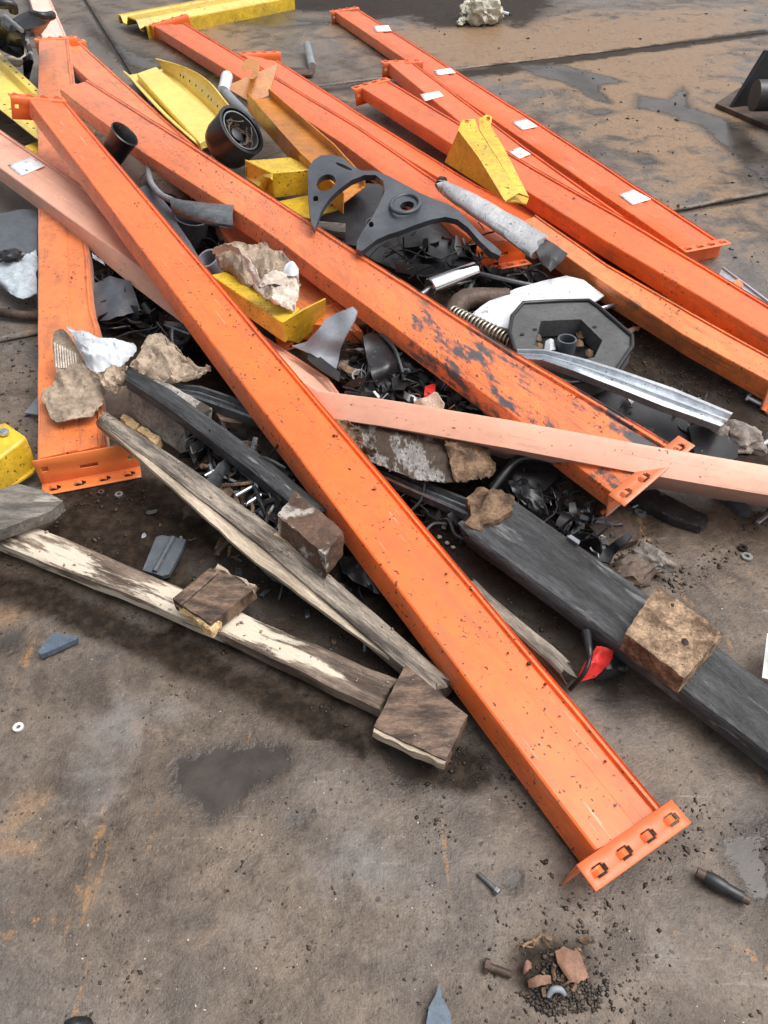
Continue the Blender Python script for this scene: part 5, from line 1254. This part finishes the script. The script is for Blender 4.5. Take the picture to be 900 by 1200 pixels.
# far foam clump and tubes
r = Root("foam_clump", "pale torn foam clump in the dark puddle at the top", "foam", at(565, 20, 0))
for k, (u, v, z, rr) in enumerate(((568, 14, .07, (.10, .08, .07)), (552, 10, .06, (.07, .06, .05)), (580, 16, .05, (.06, .05, .05)), (562, 4, .11, (.05, .05, .06)), (577, 6, .10, (.04, .04, .05)), (546, 18, .03, (.03, .04, .04)), (541, 25, .02, (.025, .05, .02)))):
    finish("foam_piece", chunk(at(u, v, z), rr, 90+k, .55, 4, k), M['foam'], r, smooth=30)
tag(finish("steel_rod", tube([at(575, 12, .05), at(596, 17, .03)], .013, 8), M['galv']), "short grey rod sticking out of the foam clump", "rod")
tag(finish("steel_tube", tube([at(360, 53, .04), at(366, 78, .03)], .022, 12), M['galv'], smooth=50), "short bright steel tube on the plates behind the middle beams", "tube")
slab("steel_strip", "dark flat strip beside the short bright steel tube", "metal strip", [(332, 78), (350, 79), (368, 80), (366, 87), (345, 88), (330, 84)], .02, .01, 'rustysteel', step=6)
tag(finish("steel_tube", tube([at(262, 108, .07), at(266, 90, .09)], .03, 12), M['white'], smooth=50), "white tube stub between the yellow guard and amber bracket", "tube")
tag(finish("steel_tube", tube([at(262, 108, .06), at(284, 132, .05), at(300, 146, .05)], .028, 12), M['bluegrey'], smooth=50), "grey tube under the amber bracket's upper end", "tube")
tag(finish("steel_tube", tube([at(245, 263, .08), at(268, 268, .08)], .006, 8), M['galv'], smooth=50), "thin steel rod beneath the flattened pipe end", "tube")
tag(finish("steel_rod", tube([at(704, 362, .05), at(727, 355, .05)], .007, 8), M['galv']), "short steel rod right of the white sheet", "rod")
sheet("rotten_leaf", "rotten leaf scrap right of the octagonal base", "leaf", [[(733, 388, .03), (742, 381, .04), (750, 384, .03)], [(738, 392, .03), (745, 389, .03), (748, 388, .02)]], 'leaf', .006, 60, 95, .001, 8, 3)
# chair shell assembly at the top left
r = Root("chair_shell", "black plastic chair shell and frame piled at the top left corner", "chair", at(30, 50, 0))
finish("seat_shell", loft([[(14, 22, .30), (28, 14, .33), (45, 14, .34), (60, 18, .34)], [(16, 36, .27), (32, 34, .29), (48, 30, .30), (61, 22, .32)], [(25, 44, .20), (36, 44, .21), (46, 42, .22), (54, 34, .25)]], 18, 7, .004, 10, 96, .012), M['black'], r, smooth=50)
finish("seat_rail", tube([at(*q) for q in ((36, 14, .36), (46, 18, .36), (56, 19, .35), (61, 18, .34))], [.012, .016, .02, .02], 10), M['black'], r, smooth=60)
finish("frame_arm", tube([at(*q) for q in ((-20, 2, .40), (0, 4, .40), (14, 6, .39), (16, 14, .36))], .022, 10), M['black'], r, smooth=60)
finish("side_panel", cutplate([(-10, 18), (6, 20), (26, 36), (25, 64), (20, 68), (2, 60), (-10, 50)], idw([(0, 20, .30), (26, 36, .28), (22, 66, .12), (0, 58, .14)]), .02, step=8), M['darkplastic'], r, bevel=.003)
finish("side_trim", tube([at(6, 19, .31), at(26, 36, .29)], .01, 8), M['bluegrey'], r)
finish("metal_leg", cutplate([(28, 46), (33, 45), (39, 62), (36, 68)], idw([(28, 46, .2), (38, 66, .12)]), .008, step=6), M['bluegrey'], r)
finish("lower_frame", cutplate([(26, 68), (36, 62), (38, 70), (33, 90), (28, 92)], idw([(30, 65, .14), (30, 90, .05)]), .02, step=6), M['black'], r)
slab("wood_offcut", "small plywood offcut under the black chair shell", "wood offcut", [(10, 66), (22, 64), (28, 56), (30, 66), (22, 74), (8, 72)], .10, .02, 'woodside', step=6)
# leaf and bits at the bottom
sheet("dead_leaf", "large pinkish brown dead leaf on the dirt patch at the bottom", "leaf", [[(649, 1112, .006), (660, 1109, .008), (676, 1113, .008), (682, 1122, .006)], [(652, 1128, .007), (664, 1130, .012), (680, 1132, .01), (687, 1136, .006)], [(668, 1152, .005), (676, 1154, .006), (684, 1151, .007), (692, 1146, .005)]], 'leaf', .002, 40, 97, .0006, 22, 8, .004)
sheet("dead_leaf", "small orange dead leaf on the dirt patch at the bottom", "leaf", [[(613, 1132, .012), (618, 1124, .016), (624, 1128, .012)], [(614, 1142, .01), (620, 1140, .014), (624, 1136, .01)]], 'leaf', .003, 60, 98, .0008, 8, 4)
sheet("bark_scrap", "curled brown bark scrap left of the large dead leaf", "bark", [[(618, 1148, .01), (630, 1140, .018), (645, 1142, .014)], [(620, 1158, .01), (634, 1156, .016), (648, 1152, .01)]], 'leaf', .005, 50, 99, .001, 10, 4)
tag(finish("plastic_fragment", tube([at(642, 1168, .006), at(648, 1160, .012), at(657, 1160, .012), at(662, 1166, .006)], [.003, .0045, .0045, .003], 8), M['bluegrey'], smooth=80), "small blue grey curved piece below the large dead leaf", "plastic fragment")
sheet("yellow_leaf", "small yellow leaf beneath the faded pink beam at right", "leaf", [[(877, 581, .012), (884, 580, .014), (891, 585, .01)], [(880, 587, .01), (885, 588, .012), (890, 587, .01)]], 'yellowleaf', .002, 60, 100, .0008, 8, 4)
slab("orange_chip", "orange paint chip near the large black plank", "paint chip", [(704, 600), (708, 597), (712, 599), (707, 604)], .03, .002, 'orange', step=3)
# bolts, washers, nuts
def bolt(label, a, b, rr=.005, m='galv', head=1.9):
    A, B_ = at(*a), at(*b); A.z = a[2]; ax = (B_ - A); Ln = ax.length; ax.normalize()
    r = Root("bolt", label, "bolt", (A.x, A.y, 0), "loose bolts on the plates")
    finish("shank", lathe(A, ax, [(0, 0), (rr, 0), (rr, Ln), (rr*.8, Ln+.001), (0, Ln+.001)], 14), M[m], r)
    finish("head", lathe(A - ax*.007, ax, [(0, 0), (rr*head*.92, 0), (rr*head, .001), (rr*head, .007), (0, .007)], 6), M[m], r, smooth=20)
    return r
bolt("small dull steel bolt on the bare plate left of the front beam's hooked end", (580, 1042, .005), (561, 1024, .004), .0035, 'darksteel')
bolt("bolt lying by the right edge below the faded pink beam", (903, 600, .008), (887, 613, .008), .006)
bolt("bolt stub by the concrete lump at the right edge", (905, 514, .01), (889, 524, .01), .007)
bolt("bolt with a round head under the narrow orange beam at right", (878, 467, .012), (892, 474, .008), .006)
bolt("muddy bolt beside the dirt patch at the bottom", (573, 1133, .006), (598, 1142, .005), .0055, 'rustysteel')
r = Root("cable_connector", "black cable connector with silver ends on the wet plate at right", "connector", at(848, 1040, 0))
A, B_ = at(826, 1027, .012), at(870, 1052, .012); ax = (B_-A).normalized(); Ln = (B_-A).length
finish("sleeve", lathe(A, ax, [(0, 0), (.009, 0), (.011, .008), (.0115, Ln*.3), (.010, Ln*.55), (.0085, Ln*.6), (.009, Ln), (0, Ln)], 16), M['darkplastic'], r)
finish("tip", lathe(A - ax*.012, ax, [(0, 0), (.008, 0), (.008, .013), (0, .013)], 16), M['rustysteel'], r)
finish("tip", lathe(B_, ax, [(0, 0), (.007, 0), (.006, .01), (0, .01)], 16), M['rustysteel'], r)
def washer(label, u, v, ro, m='galv', z=.0, name="washer", sides=24, th=.004):
    bm = lathe(at(u, v, z) , (.02, .03, 1), [(ro*.45, 0), (ro, 0), (ro, th), (ro*.45, th)], sides)
    for f in [f for f in bm.faces if len(f.verts) > 4]: bm.faces.remove(f)
    rows = {}
    bmesh.ops.bridge_loops(bm, edges=[e for e in bm.edges if len(e.link_faces) == 1])
    return tag(finish(name, bm, M[m], smooth=30), label, name, "loose washers and nuts on the plates")
washer("white steel washer on the bare plate at left", 22, 853, .009, 'cream', .001)
washer("steel washer beside the scuffed beam's hooked end", 750, 601, .013, 'galv', .001)
washer("steel washer on open plate at right", 875, 653, .0115, 'galv', .001)
washer("dark rubber ring beside the steel washer at right", 870, 643, .010, 'black', .001)
washer("bright nut on the plate below the left upright beam's hooked end", 140, 581, .010, 'galv', .001, "nut", 6, .006)
washer("dull nut left of the bright nut, below the left upright beam", 119, 578, .008, 'rustysteel', .001, "nut", 6, .006)
for k, (u, v) in enumerate(((509, 611), (516, 608), (520, 618), (515, 629), (524, 636), (531, 641))):
    tag(finish("foam_flake", chunk(at(u, v, .008), (.0075 - .0007*k, .005, .0022), 110+k, .5, 2, -.6 + k), M['foam'], smooth=50), "tiny pale foam flake in the dark puddle right of the front beam", "foam flake", "foam flakes in the puddle")

# ------------------------------------------------------------------ tangle of broken plastic and wire in the hollows
def litter(name, label, polys, m, seed):
    rng = random.Random(seed); bm = bmesh.new()
    for poly, n, z0, z1, smax in polys:
        us = [p[0] for p in poly]; vs = [p[1] for p in poly]; k = 0
        while k < n:
            u, v = rng.uniform(min(us), max(us)), rng.uniform(min(vs), max(vs))
            if not inside((u, v), poly): continue
            k += 1; c = at(u, v, rng.uniform(z0, z1))
            d = Vector((rng.gauss(0, 1), rng.gauss(0, 1), rng.gauss(0, .45))).normalized()
            e = d.cross(Vector((rng.gauss(0, 1), rng.gauss(0, 1), rng.gauss(0, 1)))).normalized(); nn = d.cross(e)
            kind = rng.random()
            if kind < .42:                                       # wire, cable or rod
                Ln = rng.uniform(.05, .17) * smax; r = rng.choice((.0012, .0016, .002, .0028, .004, .006))
                tube([c - d*Ln*.5, c - d*Ln*.15 + e*Ln*rng.uniform(-.25, .25), c + d*Ln*.2 + nn*Ln*rng.uniform(-.12, .12), c + d*Ln*.5], r, 6, bm=bm, n=4)
            elif kind < .68:                                     # bent band of a broken moulding
                Ln = rng.uniform(.04, .11) * smax; wd = rng.uniform(.008, .03) * smax; arc = rng.uniform(.4, 2.2); fr = []
                for j in range(7):
                    a = (j/6 - .5) * arc; R0 = Ln/arc
                    p = c + d*math.sin(a)*R0 + nn*(math.cos(a) - 1)*R0
                    up = (d*math.sin(a) + nn*math.cos(a)); w2 = wd * (1 - .5*abs(j/6 - rng.uniform(.3, .7)))
                    fr.append((p - e*w2, p + e*w2, up))
                sweep(fr, [(-.5, 0), (.5, 0), (.5, -.003), (-.5, -.003)], bm=bm)
            else:                                                # shard
                Ln = rng.uniform(.012, .06) * smax; wd = Ln * rng.uniform(.12, .6); t = rng.uniform(.0008, .003)
                q = []; kn = rng.randint(5, 8); a0 = rng.random()*6
                for j in range(kn):
                    a = a0 + 2*math.pi*j/kn + rng.uniform(-.3, .3)
                    q.append(c + d*math.cos(a)*Ln*rng.uniform(.5, 1) + e*math.sin(a)*wd*rng.uniform(.5, 1) + nn*rng.uniform(-.1, .1)*Ln)
                tp = [bm.verts.new(p + nn*t) for p in q]; bt = [bm.verts.new(p - nn*t) for p in q]
                bm.faces.new(tp); bm.faces.new(bt[::-1])
                for j in range(kn): bm.faces.new((tp[j], bt[j], bt[(j+1) % kn], tp[(j+1) % kn]))
    return tag(finish(name, bm, M[m], smooth=25), label, "litter", kind='stuff')
HOL = [(218, 500), (262, 505), (340, 570), (338, 600), (318, 622), (270, 585), (232, 552)]
litter("plastic_litter", "tangle of broken black plastic and wire in the hollows of the heap", [
    (HOL, 150, .01, .085, 1), ([(395, 405), (430, 395), (520, 430), (560, 480), (540, 500), (420, 470)], 150, .005, .07, 1.1),
    ([(440, 545), (560, 590), (545, 640), (480, 600)], 50, .0, .05, .8), ([(560, 560), (600, 540), (700, 590), (690, 640), (640, 610), (590, 580)], 70, .0, .04, .8),
    ([(110, 300), (200, 370), (240, 420), (170, 400), (115, 380)], 90, .0, .05, 1.2), ([(160, 210), (240, 240), (280, 300), (250, 320), (190, 260)], 60, .0, .06, 1.2),
    ([(560, 310), (640, 320), (600, 345), (520, 370)], 60, .0, .05, 1.0), ([(300, 590), (330, 640), (420, 700), (400, 720), (320, 680)], 40, .0, .03, .8),
    ([(440, 280), (570, 280), (560, 320), (480, 320)], 40, .06, .10, 1.2)], 'black', 3)
litter("scrap_litter", "grey and brown slivers scattered through the hollows of the heap", [
    (HOL, 40, .02, .09, .8), ([(395, 405), (430, 395), (520, 430), (560, 480), (540, 500), (420, 470)], 36, .02, .075, .7), ([(110, 300), (200, 370), (240, 420), (170, 400), (115, 380)], 24, .0, .05, .9),
    ([(200, 570), (330, 660), (480, 790), (300, 720), (160, 620)], 12, .0, .01, .4), ([(640, 540), (760, 590), (700, 660), (640, 620)], 30, .0, .03, .5), ([(700, 430), (850, 470), (830, 540), (740, 500)], 40, .0, .02, .6)], 'darksteel', 4)
litter("brown_litter", "rotten brown strips and twigs among the black plastic tangle", [(HOL, 26, .02, .09, .8), ([(395, 405), (430, 395), (520, 430), (560, 480), (540, 500), (420, 470)], 22, .02, .075, .8), ([(600, 1105), (640, 1090), (690, 1100), (705, 1135), (680, 1170), (620, 1170)], 22, .0, .006, .2), ([(200, 570), (330, 660), (480, 790), (300, 720), (160, 620)], 10, .0, .006, .3)], 'rot', 8)
litter("pale_litter", "pale torn slivers among the black plastic tangle", [
    (HOL, 12, .04, .09, .6), ([(395, 405), (430, 395), (520, 430), (560, 480), (540, 500), (420, 470)], 10, .04, .08, .5), ([(200, 570), (330, 660), (480, 790), (300, 720), (160, 620)], 4, .0, .006, .2)], 'bluegrey', 6)

# ------------------------------------------------------------------ crumbs of dirt
def crumbs(name, label, pts, nrm=None, seed=0, m='crumb'):
    """pts: (x, y, z, size) rows -> one mesh of small uneven lumps"""
    rng = np.random.default_rng(seed)
    P_ = np.array(pts); n = len(P_)
    base = np.array([[1, 0, 0], [-1, 0, 0], [0, 1, 0], [0, -1, 0], [0, 0, 1], [0, 0, -.4]], float)
    tri = np.array([[0, 2, 4], [2, 1, 4], [1, 3, 4], [3, 0, 4], [2, 0, 5], [1, 2, 5], [3, 1, 5], [0, 3, 5]])
    V = base[None] * rng.uniform(.5, 1.4, (n, 6, 1)) * np.array([1, 1, .65]) * P_[:, None, 3:4]
    V[:, :, 0] *= rng.uniform(.6, 1.8, (n, 1))
    a = rng.uniform(0, 6.28, n); ca, sa = np.cos(a)[:, None], np.sin(a)[:, None]
    X = V[:, :, 0]*ca - V[:, :, 1]*sa; Y = V[:, :, 0]*sa + V[:, :, 1]*ca
    V = np.stack([X, Y, V[:, :, 2]], -1) + P_[:, None, :3]
    F = (tri[None] + (np.arange(n)*6)[:, None, None]).reshape(-1, 3)
    me = bpy.data.meshes.new(name); V = V.reshape(-1, 3)
    me.vertices.add(len(V)); me.vertices.foreach_set("co", V.ravel().astype(np.float32))
    me.loops.add(F.size); me.loops.foreach_set("vertex_index", F.ravel().astype(np.int32))
    me.polygons.add(len(F)); me.polygons.foreach_set("loop_start", np.arange(0, F.size, 3, dtype=np.int32))
    me.update(calc_edges=True); me.materials.append(M[m])
    o = bpy.data.objects.new(name, me); COL.objects.link(o); tag(o, label, "dirt", kind='stuff'); return o
rng = random.Random(5)
pts = []
def scatter(poly, n, s0, s1, clump=.0):
    us = [p[0] for p in poly]; vs = [p[1] for p in poly]; k = 0; tries = 0
    while k < n and tries < n*30:
        tries += 1
        u, v = rng.uniform(min(us), max(us)), rng.uniform(min(vs), max(vs))
        if not inside((u, v), poly): continue
        p = at(u, v, 0)
        if clump and noise.noise(p * 9) < clump * rng.uniform(-.2, 1): continue
        s = s0 + (s1-s0) * rng.random()**3
        pts.append((p.x, p.y, s*.25, s)); k += 1
scatter([(585, 1150), (600, 1100), (650, 1080), (700, 1095), (720, 1130), (700, 1185), (640, 1190)], 1100, .0006, .0042, .35)
scatter([(560, 1180), (560, 1070), (640, 1040), (740, 1080), (760, 1200), (640, 1210)], 320, .0007, .0035)
scatter([(0, 660), (120, 560), (420, 480), (700, 600), (760, 690), (640, 820), (520, 900), (380, 840), (180, 740)], 1500, .0012, .006, .2)
scatter([(700, 400), (905, 460), (905, 620), (800, 700), (700, 640), (760, 560)], 900, .0012, .005, .15)
scatter([(0, 680), (430, 880), (900, 900), (900, 1200), (0, 1200)], 700, .0008, .003, .3)
scatter([(500, 850), (680, 950), (900, 900), (900, 1000), (640, 1100), (480, 980)], 260, .001, .0045, .1)
scatter([(0, 330), (45, 300), (45, 560), (0, 500)], 160, .0015, .006)
scatter([(400, 100), (640, 70), (900, 240), (900, 340), (700, 240), (560, 200)], 160, .003, .008, .2)
scatter([(690, 600), (790, 640), (800, 690), (720, 690)], 220, .001, .004)
scatter([(250, 0), (900, 0), (900, 230), (600, 60)], 90, .004, .012)
scatter([(690, 350), (790, 400), (890, 470), (800, 470), (690, 400)], 500, .0015, .006)
crumbs("dirt_crumbs", "dark crumbs of dirt strewn over the steel plates around the heap", pts, seed=1)
pts2 = []
for fr, n, lo, hi in ((f1, 420, .15, 1), (f5, 420, .2, .95), (f3, 160, .5, 1), (f6, 70, .3, .95), (f9, 60, .3, 1), (f11, 120, .3, 1), (f8, 140, .1, 1), (f7, 120, .6, 1)):
    for _ in range(n):
        f = lo + (hi-lo)*rng.random(); s = rng.random()*.92 + .03
        p = on_beam(fr, f, s, -.0035)
        if noise.noise(p*7) < rng.uniform(-.5, .5): continue
        z = .001 + .0032*rng.random()**3
        pts2.append((p.x, p.y, p.z + z*.4 + .001, z))
crumbs("dirt_flecks", "dark flecks of dirt lying on the painted beams", pts2, seed=2)
pts3 = []
for fr, n in ((fp1, 90), (fp2, 60)):
    for _ in range(n):
        p = on_beam(fr, rng.random(), rng.random()*.9+.05, 0); s = .001 + .003*rng.random()**2
        pts3.append((p.x, p.y, p.z + s*.4, s))
crumbs("wood_crumbs", "pale crumbs and splinters on the wet planks", pts3, seed=3, m='cardboard')
